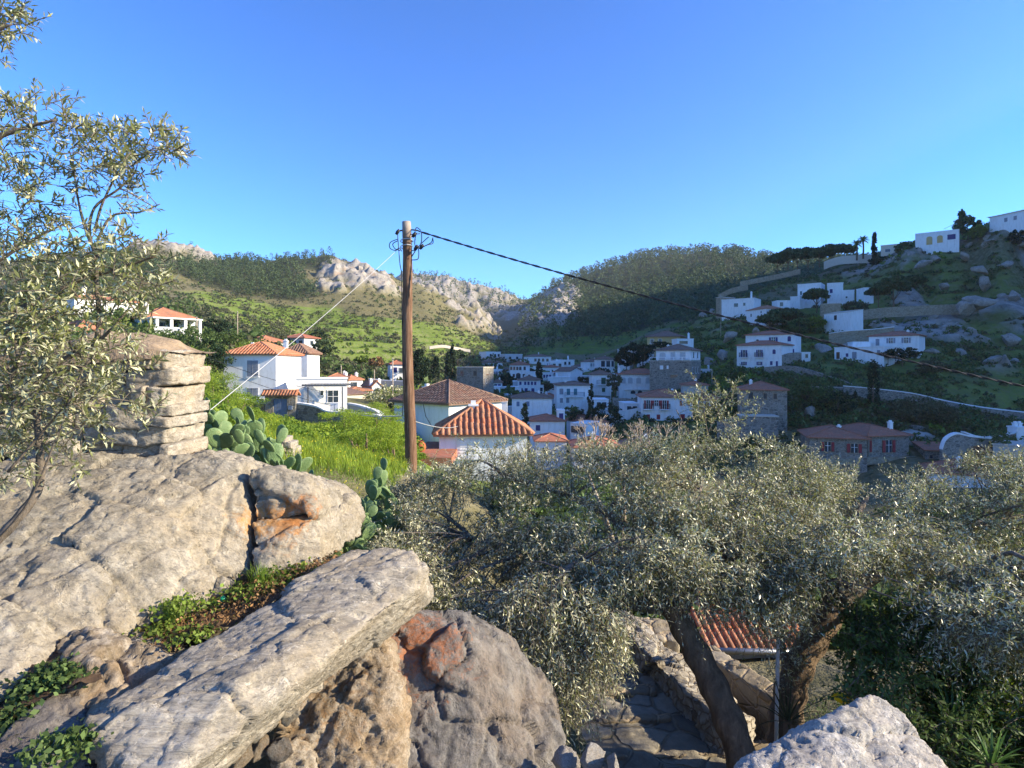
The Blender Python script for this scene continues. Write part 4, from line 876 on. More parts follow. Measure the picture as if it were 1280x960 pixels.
LEFT = lambda z, X, Y: np.where(z[1] > .5, np.where(blot(X, Y, 22, 71, .12), .3, .05), .6)*(z[0] < .6)
scrub('hillside_scrub', 'dull green scrub dotted over the sunlit left hill', 9000, -100, 660, 120, 620, 1.7, 2.6, 'bush_dull', LEFT)
scrub('hillside_bushes', 'green bushes dotted over the sunlit left hill', 5000, -100, 660, 120, 620, 2.0, 3.0, 'bush', lambda z, X, Y: LEFT(z, X, Y)*.8)
def edge_shrubs():
    X, Yy = polar(26000, 150, 660, 140, 520); z = zones(X, Yy); Z, fr, _ = terrain_h(X, Yy, True)
    k = (z[1] > .35) & (fr > .8) & (blot(X, Yy, 30, 99, -.2)); X, Yy = X[k], Yy[k]; s = RNG.uniform(.5, 1.3, len(X))
    scatter('terrace_shrubs', 'dark shrubs growing in lines along the terrace edges of the green hill', 'bush_dull', X, Yy, 1.3*s, 2.0*s, 14, 'scrub')
edge_shrubs()
scrub('gorse', 'pale yellow green low plants on the terraces', 4000, 150, 660, 140, 480, .9, 2.4, 'bush_light', lambda z, X, Y: (z[1] > .4)*.3)
RIGHT = lambda z, X, Y: np.where(blot(X, Y, 16, 81, -.02), .8, .15)*(1-.5*z[0])*(Y > 75)
scrub('slope_scrub', 'dark green scrub covering the shaded right slope', 8000, 720, 1420, 78, 280, 1.1, 1.9, 'bush', RIGHT, 40)
scrub('slope_scrub_dull', 'greyish green low scrub on the shaded right slope', 5000, 720, 1420, 78, 280, .8, 1.7, 'bush_dull', RIGHT, 26)
scrub('slope_shrubs_light', 'patches of bright green shrubs on the shaded right slope', 1500, 860, 1420, 85, 230, 1.1, 2.2, 'bush_light', lambda z, X, Y: blot(X, Y, 20, 83, .12)*.8, 22)
scrub('valley_shrubs', 'dark shrubs between the town houses', 800, 500, 960, 80, 330, 1.4, 2.2, 'bush', lambda z, X, Y: np.where(blot(X, Y, 18, 87, .05), .8, .15), 22)
scrub('bank_bushes', 'sunlit green bushes on the bank left of the large shuttered house', 1500, -80, 300, 45, 130, 2.0, 2.6, 'bush', lambda z, X, Y: blot(X, Y, 12, 89, -.3)*.9*((X/Y*F+640 < 268)), 90)
scrub('bank_bushes_light', 'light green shrubs on the bank left of the large shuttered house', 700, -80, 520, 62, 130, 1.4, 2.2, 'bush_light', lambda z, X, Y: blot(X, Y, 12, 90, -.1)*.8*((X/Y*F+640 < 262)|(Y > 82)), 70)

SL = 'trees on the shaded right slope'; VT = 'trees in the valley town'; LT = 'trees on the sunlit left side'; HT = 'trees on the hilltop'
T = tree
T('cypress', 'tall slim dark cypress standing in front of the white coped path wall', 'tree', 1092, 527, 96, 9.6, 2.3, 'cypress', 'cypress', SL, .04)
T('cypress', 'small thin cypress left of the tall cypress', 'tree', 1069, 526, 97, 4.6, 1.1, 'cypress', 'cypress', SL, .04)
T('cypress', 'cypress standing alone between the white houses in the middle of the town', 'tree', 674, 494, 172, 9.4, 2.3, 'cypress', 'cypress', VT, .04)
T('cypress', 'small sunlit cypress in front of the pale four windowed house', 'tree', 656, 531, 94, 3.3, 1.3, 'cypress', 'cypress', VT, .04)
T('cypress', 'left cypress of the pair behind the square grey stone building', 'tree', 560, 482, 165, 9.0, 2.2, 'cypress', 'cypress', VT, .04)
T('cypress', 'tall right cypress of the pair behind the square grey stone building', 'tree', 565.5, 482, 172, 11.5, 2.2, 'cypress', 'cypress', VT, .04)
T('cypress', 'short dark cypress left of the square grey stone building', 'tree', 545, 484, 160, 8.0, 2.6, 'cypress', 'cypress', VT, .04)
T('cypress', 'slim cypress rising on the hilltop right of the palm', 'tree', 1093, 324, 214, 9.3, 2.0, 'cypress', 'cypress', HT, .04)
T('fir_tree', 'dark layered fir tree in front of the teal balcony house', 'tree', 739, 545, 100, 8.4, 3.0, 'cone', 'cypress', VT, .08)
T('dark_tree', 'broad dark tree right of the layered fir', 'tree', 757, 537, 102, 4.4, 5.2, 'round', 'cypress', VT)
T('dark_tree', 'dark bushy tree left of the layered fir', 'tree', 724, 535, 103, 3.2, 3.2, 'round', 'cypress', VT)
T('leafy_tree', 'green leafy tree under the teal balcony house', 'tree', 713, 524, 112, 2.4, 3.4, 'round', 'bush', VT)
T('dark_tree', 'tall dark tree just right of the wooden pole', 'tree', 524, 482, 128, 7.5, 4.2, 'cypress', 'cypress', VT, .08)
T('dark_tree', 'rounded dark tree right behind the wooden pole', 'tree', 534, 482, 135, 6.0, 4.0, 'round', 'cypress', VT)
T('pine_tree', 'dark tree crown at the left of the two red roofed valley houses', 'tree', 572, 452, 190, 3.5, 6.0, 'round', 'pine', VT)
for a in [(633,487,186,4.6,6.5,'between the tower house and five windowed house'),(645,478,200,3,3,'left below the long white back house'),(664,470,212,2.6,3,'just below the long white back house'),
          (684,492,172,3.4,3.4,'right of the lone town cypress'),(731,482,172,2.6,4,'right of the pitched roof end house'),(752,470,180,2.4,5,'below the pillared porch house'),
          (792,460,160,6.5,8,'left of the stone house with white upper floor'),(783,462,165,5,6,'in front of the slim white wall'),(806,446,150,3.2,5,'just left of the wide brown hip roof'),(826,436,150,1.8,5,'low in front of the ochre house'),
          (768,492,128,4.0,3.6,'between the green door house and arched window house'),(807,512,120,3.0,4.6,'below the right end of the arched window house'),(822,508,118,3.0,4.6,'at the right corner of the arched window house')]:
    T('dark_tree', 'dark round tree '+a[5], 'tree', a[0], a[1], a[2], a[3], a[4], 'round', 'cypress' if a[1] < 490 else 'bush_dull', VT)
for a in [(980,413,168,7,9.5,'pine','spreading over the slope above the navy shuttered houses'),(962,415,166,5.5,7,'pine','left behind the navy shuttered roofs'),(1000,420,158,4.5,6,'bush','above the retaining wall by the barn'),
          (1019,413,158,3.6,5,'bush_light','below the white barn'),(1021,387,182,7.5,7,'pine','in front of the flat white upper house'),(1117,384,166,9.5,9,'pine','with visible trunk above the long terrace wall'),(1098,380,170,6,6,'pine','left of the tree with the visible trunk'),
          (1143,365,178,6,6,'pine','under the hilltop arched house'),(1128,452,117,2.8,6,'cypress','right below the brown roofed white house'),(1110,450,118,2.2,3,'cypress','at the right corner of the flat white house'),
          (911,480,118,3.4,3.8,'bush','at the left foot of the navy balcony house'),(1015,500,98,3.8,5.5,'bush','growing on the bluff right of the square stone house'),(1032,512,96,3.4,5,'bush','hanging over the bluff beside the square stone house'),
          (1048,525,94,4.2,5,'cypress','dark among rocks left of the cypress'),(1150,534,88,4.4,6,'bush_dull','largest in the dark clump right of the cypress'),(1175,534,87,3.6,5,'bush_dull','right in the dark clump beyond the red roofed house'),(1128,530,90,3.2,4,'bush_dull','left in the dark clump beyond the red roofed house'),
          (1242,560,74,2.2,4,'bush','sprawling over the swooping coped wall'),(1070,395,165,4,6,'bush_dull','left end of the long terrace wall'),(1165,470,112,3,6,'bush_dull','above the white coped path wall')]:
    T('pine_tree' if a[5] == 'pine' else 'leafy_tree', ('dark pine ' if a[5] == 'pine' else 'bushy tree ')+a[6], 'tree', a[0], a[1], a[2], a[3], a[4], 'umbrella' if a[5] == 'pine' else 'round', a[5], SL, .25)
for i, (px, py, Y, h, w, k) in enumerate([(972,337,252,7,9,'leftmost'),(985,334,250,8.5,9,'second from the left'),(997,333,246,8,8,'third from the left'),(1010,332,244,8,9,'fourth from the left'),(1024,331,240,7.5,9,'fifth from the left'),(1040,328,238,8,9,'sixth from the left'),(1056,325,234,7,8,'rightmost')]):
    T('pine_tree', 'hilltop pine, %s in the row against the sky' % k, 'tree', px, py, Y, h, w, 'umbrella', 'pine', HT, .2)
for px, py, Y, h, w, mt, lb in [(1130,322,205,5,5,'pine','dark tree right of the flat roofed hilltop house'),(1142,318,200,3.5,4,'bush','bushy tree left of the arched hilltop house'),(1210,296,193,6.5,7,'pine','large tree between the two white hilltop houses'),(1203,290,196,7.5,2.4,'pine','thin upright tree left of the large hilltop tree'),
                            (1222,298,188,4,5,'bush_light','light green bush tree right of the large hilltop tree'),(1274,308,178,5,6,'cypress','dark bush at the right edge below the hilltop house'),(1103,334,212,3.6,8,'cypress','wide dark shrub below the hilltop cypress')]:
    T('hilltop_tree', lb, 'tree', px, py, Y, h, w, 'round', mt, HT, .2)
for px, py, Y, h, w, mt, lb in [(262,480,62,4.6,4.2,'cypress','large dark tree at the left wall of the shuttered house'),(250,455,75,4.6,5,'bush','green tree behind the left corner of the shuttered house'),(225,475,55,3.2,4,'bush_light','light green tree right of the dry stone wall'),(222,500,46,2.8,3.2,'bush','green bush tree beside the dry stone wall end'),
                            (287,438,105,3.6,5,'bush','tree right behind the orange roof of the shuttered house'),(268,425,130,4.6,6,'cypress','dark tree in the clump above the shuttered house'),(405,447,150,4.5,6,'pine','dark tree on the green hill right of the veranda house'),(398,430,175,4,5,'pine','tree below the terraces beside the veranda house'),
                            (340,432,160,3.5,6,'bush_dull','dull green tree left of the veranda house'),(452,456,150,2.4,3.6,'bush_light','bright shrub tree behind the small houses'),(488,512,76,3.2,4.6,'olive','silvery green tree behind the end of the garden wall'),(470,512,80,2.4,3.2,'olive','small silvery tree left behind the garden wall end'),
                            (504,530,62,2.6,3.2,'cypress','dark shrub close behind the wooden pole'),(512,470,140,2.6,4,'bush','tree under the pale blue house'),(430,470,130,2.6,4,'bush','green tree behind the orange roofed small house')]:
    T('leafy_tree', lb, 'tree', px, py, Y, h, w, 'round', mt, LT, .2)
g = T('dead_shrub', 'round tan leafless shrub on the green slope above the small houses', 'shrub', 470, 460, 142, 2.6, 3.6, 'round', 'dryleaf', LT, .15)
# palms on the hilltop
for i, (px, py, Y, h) in enumerate([(1071,322,222,5.4),(1079,320,220,6.2)]):
    p0 = P(px, py, Y); g = empty('palm_tree', p0); tag(g, 'hilltop palm with tan drooping fronds, %s of the pair' % ('left' if i == 0 else 'right'), 'palm', HT)
    b = MB(); b.tube([(0,0,-1),(.1,0,h*.5),(0,0,h)], [.35,.28,.3], 7); b.build('trunk', M['bark'], g, True)
    b = MB()
    for k in range(26):
        a = k*2.4; el = 1.2-1.9*(k/26); c = Vector((math.cos(a),math.sin(a),0)); pts = []
        for j in range(5):
            t = j/4*2.3; pts.append(Vector((0,0,h))+c*t*math.cos(el)+Vector((0,0,t*math.sin(el)-.16*t*t)))
        for j in range(4):
            sd = Vector((-c.y,c.x,0)); w0, w1 = (.1,.32,.35,.25,.03)[j], (.1,.32,.35,.25,.03)[j+1]
            b.add([pts[j]-sd*w0-Vector((0,0,w0*.6)), pts[j], pts[j+1], pts[j+1]-sd*w1-Vector((0,0,w1*.6))], [(0,1,2,3)]); b.add([pts[j]+sd*w0-Vector((0,0,w0*.6)), pts[j], pts[j+1], pts[j+1]+sd*w1-Vector((0,0,w1*.6))], [(0,1,2,3)])
    b.build('fronds', M['bush_light'], g)
# thin poles
for px, y0, y1, Y, lb in [(246,396,446,84,'thin wooden pole right of the terrace villa'),(297,389,425,120,'thin pole rising from the bushes on the green slope'),(491,447,512,78,'pale wooden pole left of the tall pole, behind the silvery tree'),(426.5,456,474,108,'short pale pole behind the annex'),(468,462,478,112,'short lamp pole by the roadside wall'),(901,368,420,170,'thin pole under the ridge house'),(890,462,520,120,'thin dark pole left of the navy balcony house')]:
    a = P(px, y1, Y); g = empty('thin_pole', a); tag(g, lb, 'pole', 'thin poles around the town'); r = max(.07, .55*Y/F*.45)
    hh = P(px, y0, Y).z-a.z; b = MB(); b.tube([(0,0,-2),(0,0,hh)], [r*1.2, r], 7); b.build('shaft', M['bark_dry'], g, True)
    b = MB(); b.box(-r*1.6, r*1.6, -r*1.3, r*1.3, hh*.96, hh*.975); b.build('bracket', M['metal'], g)
# limestone boulders of the right slope: a few base shapes, then copies
def boulder_mesh(seed, mat, sub=4):
    bm = bmesh.new(); bmesh.ops.create_icosphere(bm, subdivisions=sub, radius=1)
    v = np.array([x.co[:] for x in bm.verts]); n = v/np.linalg.norm(v, axis=1, keepdims=True)
    pl = rand_unit(14)
    for q in pl: 
        d = v@q; v -= np.maximum(0, d-.5)[:,None]*q*.92
    v = v*(1+.22*fbm(v*1.6, 4, seed)[:,None]+.13*fbm(v*4, 5, seed+9, True)[:,None])
    for x, c in zip(bm.verts, v): x.co = c
    m = bpy.data.meshes.new('boulder'); bm.to_mesh(m); bm.free(); m.materials.append(M[mat])
    m.polygons.foreach_set('use_smooth', [True]*len(m.polygons)); return m
rockmat('rock_hill', (.25,.23,.2), (.37,.34,.3), (.36,.27,.18), .35, bstr=1.0)
BM = [boulder_mesh(s, 'rock_hill') for s in (3, 14, 25, 36)]
def boulder(px, py, Y, wx, wz, label, group, k, dp=.9):
    p = P(px, py, Y); o = bpy.data.objects.new('boulder', BM[k%4]); COL.objects.link(o)
    o.location = p-Vector((0,0,wz*.12)); o.scale = (wx/2*.92, wx/2*dp, wz/2*.9); o.rotation_euler = (k*.3%.5, k*.17%.4, k*1.3); tag(o, label, 'boulder', group)
RB = 'limestone outcrops on the right slope'
for k, (px, py, Y, wx, wz, lb) in enumerate([(1222,376,150,9.5,6,'big grey outcrop at the right end of the long terrace wall'),(1205,380,148,6,5,'jagged outcrop beside the right end of the long terrace wall'),(1231,350,163,4.6,6,'tall pale boulder above the big outcrop'),(1152,328,185,6,4,'large pale boulder below the arched hilltop house'),(1170,322,186,3.4,3,'rounded boulder right below the arched hilltop house'),
      (1240,302,184,10,5.5,'wide rock face below the right hilltop house'),(1205,318,182,4,3.4,'grey boulder in scrub under the large hilltop tree'),(1183,416,138,5.4,4,'outcrop right above the brown roofed white house'),(1268,368,155,4.5,5,'boulder at the right edge level with the long terrace wall'),(1262,420,135,5,4.6,'low grey outcrop near the right edge'),(1225,335,170,5,4,'grey slab high on the slope near the right edge'),
      (1180,356,165,4,3,'boulder in scrub above the long terrace wall'),(1258,330,170,5,4,'upper outcrop at the right edge'),(1135,355,175,4,3,'boulder below the large pale boulder'),(1200,440,125,5,3,'low outcrop right of the brown roofed white house'),(1165,438,125,4,2.4,'rock shelf under the brown roofed white house'),(1240,450,118,4.4,3,'outcrop above the coped path wall at right'),(1150,500,96,2.4,1.6,'small rock above the dark clump'),
      (1013,515,95,3.0,5.5,'pale standing rock face beside the square stone house'),(1030,530,93,3.6,3,'broken rock below the ivy covered bluff'),(1008,540,90,3,2.6,'rock at the right foot of the square stone house'),(903,440,150,4,5,'rock knob left of the navy shuttered houses'),(912,418,155,5,4,'rocky knoll left above the navy shuttered houses'),(886,450,148,4,5,'pale crag right of the stone house with white upper floor'),(880,395,245,5,7,'crag at the low end of the ridge'),(890,388,246,4,6,'pointed crag at the low end of the ridge'),
      (945,412,150,3,2.4,'stub of rock beside a ruined wall'),(1060,430,135,5,2.2,'rocky strip below the long tan wall'),(1030,434,133,5,2.2,'rocky strip right of the navy shuttered houses')]):
    boulder(px, py, Y, wx, wz, lb, RB, k)
X, Yy = polar(900, 1090, 1330, 110, 230); z = zones(X, Yy); k_ = z[0] > .12; X, Yy = X[k_][:75], Yy[k_][:75]; Z = terrain_h(X, Yy)
for i in range(len(X)):
    s = RNG.uniform(.7, 2.0); o = bpy.data.objects.new('boulder', BM[i%4]); COL.objects.link(o); o.location = (X[i], Yy[i], Z[i]-s*.1); o.scale = (s, s*.8, s*RNG.uniform(.5, 1.0)); o.rotation_euler = (i%3*.3, i%5*.2, i*1.7)
    tag(o, 'small grey limestone boulder lying in scrub high on the shaded right slope', 'boulder', 'small limestone boulders scattered on the right slope')
# crags of the left hilltop
for i, (px, py, Y, wx, wz, lb) in enumerate([(428,345,545,20,16,'leftmost crag of the pale cliff on the left hill'),(452,338,560,26,18,'second crag of the pale cliff on the left hill'),(478,345,560,22,18,'rounded crag right of the middle of the pale cliff'),(500,362,555,22,12,'low crag at the right end of the pale cliff'),(462,368,500,18,11,'crag in scrub below the pale cliff'),(410,366,500,16,12,'pale rock in pines below the left of the cliff'),(338,362,480,13,10,'isolated pale rock among the pines, left one'),(365,366,470,13,10,'isolated pale rock among the pines, right one'),(442,352,520,18,12,'crag face under the second crag'),(390,352,520,16,9,'rock outcrop left of the pale cliff')]):
    boulder(px, py, Y, wx, wz, lb, 'crags of the left hilltop', i+1, .7)
# ------------------------------------------------------------------ foreground rocks
STAIN1 = [(tuple(P(515,785,3.55)), .38, (.36,.11,.025)), (tuple(P(500,840,3.4)), .16, (.33,.12,.03))]
STAIN2 = [(tuple(P(352,655,3.9)), .18, (.42,.19,.05)), (tuple(P(318,650,3.9)), .14, (.4,.2,.06)), (tuple(P(372,640,3.95)), .13, (.42,.16,.04))]
rockmat('rock_face', (.25,.22,.17), (.39,.35,.28), (.37,.3,.2), 1.5, (.5,1,1.0), (0,.5,0), STAIN2, bstr=1.0)
rockmat('rock_log', (.27,.24,.19), (.44,.395,.32), (.34,.27,.18), 1.8, (.16,1,1.7), (0,-.55,.2), None, bstr=1.0, lich=.8)
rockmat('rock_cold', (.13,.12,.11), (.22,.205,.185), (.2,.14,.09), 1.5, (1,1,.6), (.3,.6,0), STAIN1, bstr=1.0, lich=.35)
rockmat('rock_warm', (.22,.175,.12), (.38,.33,.26), (.3,.19,.09), 2.0, (1,1,1), (0,0,0), [(tuple(P(400,860,3.1)), .3, (.3,.16,.06))], bstr=1.0)
rockmat('rock_white', (.33,.31,.28), (.5,.47,.42), (.42,.35,.27), 2.0, (.6,1,1), (0,.5,0), None, bstr=1.0, lich=.9, dark=(.2,.2,.22))
rockmat('stone_pale', (.3,.27,.22), (.46,.42,.35), (.4,.31,.2), 2.2, (1,1,1.8), (0,0,0), None, bstr=1.0)
def rock(name, label, pts, mat, vox=.02, amp=.05, seed=0, cat='rock', group=None, smooth=10, strat=None, cracks=.02, freq=1.0, parent=None, med=.8):
    """pts = (px,py,Y) hull points; hull -> even mesh -> layered displacement"""
    bm = bmesh.new()
    Q = [P(*p) for p in pts]; c = sum(Q, Vector())/len(Q)
    for q in Q: bm.verts.new(q-c)
    bmesh.ops.convex_hull(bm, input=bm.verts[:])
    m = bpy.data.meshes.new('tmp'); bm.to_mesh(m); bm.free()
    o = bpy.data.objects.new('tmp', m); COL.objects.link(o)
    md = o.modifiers.new('r', 'REMESH'); md.mode = 'VOXEL'; md.voxel_size = vox
    ms = o.modifiers.new('s', 'SMOOTH'); ms.iterations = smooth; ms.factor = .6
    dg = bpy.context.evaluated_depsgraph_get(); me = bpy.data.meshes.new_from_object(o.evaluated_get(dg))
    bpy.data.objects.remove(o); n = len(me.vertices)
    V = np.empty(n*3); me.vertices.foreach_get('co', V); V = V.reshape(-1,3)
    Nn = np.empty(n*3); me.vertices.foreach_get('normal', Nn); Nn = Nn.reshape(-1,3)
    W = V+np.array(c); Wd = W*freq
    if strat is not None:
        a = np.array(strat, float); a /= np.linalg.norm(a); Ws = Wd-(Wd@a)[:,None]*a*.75
    else: Ws = Wd
    d = amp*.55*fbm(Wd*1.3, 4, seed)+amp*med*.3*fbm(Ws*4.2+fbm(Wd*3, 2, seed+77)[:,None]*.5, 5, seed+5, True, .6)+amp*.3*fbm(Ws*15, 4, seed+8, True, .65)+amp*.2*fbm(Wd*42, 3, seed+3, True)
    # facets: broken planes
    st_ = np.array((1,1,1.)) if strat is None else 1-np.abs(a)*.62
    f1, e1 = facets(Wd, .55, seed+30, st_); f2, e2 = facets(Wd, .19, seed+31, st_); f3, e3 = facets(Wd, .065, seed+32, st_)
    d += amp*(2.0*f1+.65*f2+.32*f3)-amp*.5*np.clip(1-e1/.07, 0, 1)-amp*.12*np.clip(1-e2/.08, 0, 1)
    e = np.abs(fbm(Ws*1.7, 3, seed+60)); d -= cracks*np.clip(1-e/.035, 0, 1)
    d -= d.mean(); V = V+Nn*d[:,None]
    me.vertices.foreach_set('co', V.astype(np.float32).ravel()); me.polygons.foreach_set('use_smooth', [True]*len(me.polygons)); me.update()
    me.materials.clear(); me.materials.append(M[mat]); me.name = name
    ob = bpy.data.objects.new(name, me); COL.objects.link(ob); ob.location = c
    if parent: ob.parent = parent
    else: tag(ob, label, cat, group)
    return ob
def back(pts, dY, dz=0):
    out = []
    for (x, y, Y) in pts:
        p = P(x, y, Y); Y2 = Y+dY; z2 = p.z+dz; out.append((640+p.x*F/Y2, HY-z2*F/Y2, Y2))
    return out
A1 = [(-420,830,2.7),(-420,600,3.9),(-100,600,3.95),(60,583,4.0),(130,582,4.05),(210,568,4.1),(262,563,4.15),(300,578,4.1),(304,640,3.95),(312,712,3.7),(240,765,3.4),(150,800,3.2),(60,812,3.0),(-100,870,2.6),(40,700,3.32),(200,690,3.5)]
rock('boulder', 'huge grey beige limestone boulder filling the left side under the dry stone wall', A1+back(A1[1:8], 1.4, -.4)+back(A1[8:12], 1.2, -.6), 'rock_face', .0165, .033, 2, 'boulder', smooth=1, strat=(.6,0,.8), cracks=.025, med=.8)
A2 = [(312,586,4.05),(345,584,4.1),(383,600,4.1),(394,628,4.05),(390,642,3.98),(315,655,3.92)]
rock('boulder', 'upper cracked end block at the right end of the huge boulder', A2+back(A2, 1.0, -.28), 'rock_face', .015, .028, 5, 'boulder', smooth=2)
A3 = [(314,652,3.9),(392,645,3.96),(404,668,3.95),(402,705,3.85),(360,722,3.7),(316,722,3.65),(350,680,3.76)]
rock('boulder', 'orange stained lower block below the cracked end block', A3+back(A3, 1.0, -.1), 'rock_face', .015, .03, 8, 'boulder', smooth=2)
A4 = [(116,905,2.35),(130,1000,2.15),(190,1000,2.05),(300,885,2.42),(415,808,2.8),(488,758,3.1),(524,735,3.35),(531,708,3.5),(515,690,3.62),(488,686,3.68),(440,690,3.66),(385,722,3.45),(330,752,3.2),(250,815,2.85),(190,850,2.6),(140,880,2.45),(300,850,2.45),(400,780,2.85)]
rock('rock_slab', 'long pale weathered rock slab leaning diagonally like a fallen log', A4+back(A4[7:16], .25, -.3)+back(A4[6:7], .2, -.08)+back(A4[2:6], .4, -.2), 'rock_log', .0125, .026, 12, 'rock', smooth=1, strat=(.72,.45,.5), cracks=.02)
A5 = [(476,772,3.75),(520,758,3.9),(590,768,4.1),(640,800,4.15),(690,860,4.1),(706,905,3.95),(700,1010,3.5),(600,1050,3.2),(470,1050,3.1),(470,860,3.5),(585,800,3.75),(610,900,3.55)]
rock('boulder', 'dark shaded boulder with orange iron stain under the upper end of the slab', A5+back(A5[:7], 1.1, -.6), 'rock_cold', .017, .028, 20, 'boulder', smooth=1, cracks=.04, freq=1.1, med=.6)
A6 = [(352,880,3.25),(400,835,3.4),(470,775,3.62),(482,800,3.55),(492,880,3.35),(500,1010,3.05),(400,1040,2.9),(345,990,2.95)]
rock('rock', 'warm brown lumpy rock directly below the middle of the slab', A6+back(A6, .7, -.4), 'rock_warm', .016, .04, 26, smooth=2, freq=1.25)
A7 = [(66,798,2.92),(95,788,3.0),(150,805,2.95),(232,812,2.9),(222,850,2.75),(160,880,2.6),(110,935,2.45),(84,900,2.55),(72,850,2.72)]
rock('rock', 'jagged brown rock wedged left of the lower end of the slab', A7+back(A7, .6, -.35), 'rock_warm', .014, .04, 31, smooth=2, freq=1.2)
A8 = [(-60,740,2.95),(10,752,2.95),(45,772,2.95),(64,800,2.9),(58,828,2.75),(20,860,2.6),(-60,900,2.45)]
rock('rock', 'smooth pale rock at the left edge below the huge boulder', A8+back(A8, .6, -.35), 'rock_face', .014, .025, 37, smooth=6)
A9 = [(-60,930,2.35),(20,900,2.45),(70,872,2.55),(100,890,2.5),(118,960,2.3),(110,1050,2.05),(-60,1050,2.0)]
rock('rock', 'dark shaded rock in the lower left corner', A9+back(A9, .5, -.2), 'rock_cold', .015, .03, 41, smooth=6)
A10 = [(890,985,2.0),(940,945,2.12),(1000,918,2.2),(1050,905,2.24),(1078,900,2.26),(1086,869,2.3),(1096,866,2.32),(1130,886,2.28),(1160,922,2.2),(1190,965,2.1),(1200,1040,1.9),(900,1060,1.8),(1060,950,2.05)]
rock('boulder', 'sharp pale limestone boulder with pointed tip at the bottom right', A10+back(A10[:10], .35, -.35), 'rock_white', .0095, .022, 47, 'boulder', smooth=4, strat=(.7,0,-.5), cracks=.01, freq=1.8)
for i, (px, py, Y, w_, h_, mt, lb) in enumerate([(349,938,2.95,.17,.2,'rock_cold','smooth blue grey cobble standing under the slab'),(322,940,2.9,.1,.16,'rock_warm','narrow brown stone left of the blue grey cobble'),(338,905,3.0,.1,.1,'stone_pale','small pale stone on top of the blue grey cobble'),(363,893,3.05,.13,.1,'stone_pale','pale flat stone wedged against the slab underside'),(300,950,2.8,.17,.1,'rock_warm','rusty brown stone at the bottom edge under the slab'),
      (705,948,3.5,.2,.12,'rock_white','small white rock at the bottom edge, leftmost of three'),(738,952,3.4,.18,.12,'rock_white','small white rock at the bottom edge, middle of three'),(766,955,3.35,.17,.1,'rock_white','small white rock at the bottom edge, rightmost of three'),
      (418,612,7.6,.3,.3,'stone_pale','pale grey stone beside the lower prickly pear'),(437,622,7.5,.28,.34,'stone_pale','brownish stone right of the pale grey stone by the prickly pear'),(402,622,7.7,.22,.2,'stone_pale','small stone left by the lower prickly pear')]):
    p = P(px, py, Y); o = bpy.data.objects.new('stone', boulder_mesh(60+i, mt, 4)); COL.objects.link(o); o.location = p; o.scale = (w_*.55, w_*.5, h_*.55); o.rotation_euler = (i*.2, .3, i*1.1); tag(o, lb, 'stone')

plain('earth_cap', (.27,.2,.13), .95, .45, 6, .05)
# dry stone wall on the boulder
def stone_block(c, sx, sy, sz, seed, k=17):
    g_ = np.linspace(-1, 1, k); fs = []; vs = []
    u, v = np.meshgrid(g_, g_, indexing='ij'); u = u.ravel(); v = v.ravel(); one = np.ones_like(u)
    base = 0
    for (a, b, n) in [(0,1,2),(1,2,0),(2,0,1)]:
        for s in (-1, 1):
            q = np.zeros((k*k,3)); q[:,a] = u*s; q[:,b] = v; q[:,n] = one*s; vs.append(q)
            i = np.arange(k-1)[:,None]*k+np.arange(k-1)[None]; f = np.stack([i, i+k, i+k+1, i+1], -1).reshape(-1,4)+base
            fs.append(f); base += k*k
    V = np.concatenate(vs); nrm = V/np.linalg.norm(V, axis=1, keepdims=True)
    L4 = (np.abs(V)**14).sum(1)**(1/14.); V = V/L4[:,None]
    h = np.array([sx,sy,sz])/2; m = min(sx, sz)
    Wp = V*h+np.array(c)
    f2, e2 = facets(Wp, m*1.1, seed+4); V = Wp+nrm*(m*.13*f2+fbm(Wp*3+seed*7.7, 3, seed)*m*.1+fbm(Wp*9+seed, 4, seed+2, True)*m*.1+fbm(Wp*32, 3, seed+3)*m*.05)[:,None]
    sk = (V[:,0]-c[0])*math.sin(seed*3.3)*.12; V[:,2] += sk
    return V, np.concatenate(fs)
def stone_wall(name, label, rows, Y, depth, mat, core=None, cat='wall'):
    """rows: (top px row, bottom px row, px left, px right, mean width px)"""
    Vs = []; Fs = []; b = 0; sd = 0
    for (y0, y1, xl, xr, mw) in rows:
        x = xl
        while x < xr-4:
            w_ = min(mw*RNG.uniform(.45, 1.5), xr-x)
            if xr-(x+w_) < mw*.3: w_ = xr-x
            sub = [(y0, y1)] if RNG.uniform() > .34 or w_ > mw*1.2 else [(y0, (y0+y1)/2), ((y0+y1)/2, y1)]
            for (a, c_) in sub:
                yy = Y+RNG.uniform(-.05, .05); cx = (x+w_/2-640)/F*Y; cz = (HY-(a+c_)/2)/F*Y
                V, f = stone_block((cx, yy+depth/2, cz), w_/F*Y*.985, depth, (c_-a)/F*Y*.98, sd); sd += 1
                Vs.append(V); Fs.append(f+b); b += len(V)
            x += w_
    V = np.concatenate(Vs); c = V.mean(0)
    g = empty(name, c); tag(g, label, cat)
    npmesh('wall_stones', V-c, np.concatenate(Fs), M[mat], g, True)
    return g, c
gw, cw = stone_wall('dry_stone_wall', 'old dry stone wall of rough grey blocks standing on the huge boulder', [(438,462,116,206,32),(462,484,70,213,36),(484,508,60,207,34),(508,534,95,214,36),(534,556,104,208,34),(556,573,104,215,40),(452,476,-60,118,42),(478,505,-60,58,40),(505,531,-60,93,36),(531,548,-60,102,36),(548,575,-60,102,60),(571,592,10,170,36)], 4.25, .55, 'stone_pale')
b = MB(); q = [P(-60,470,4.4), P(204,470,4.4), P(204,575,4.4), P(-60,600,4.4)]
b.box(q[0].x-cw[0], q[1].x-cw[0], .15, .6-.15, q[2].z-.1-cw[2], q[0].z+.1-cw[2]); b.build('wall_core', M['soil'], gw)
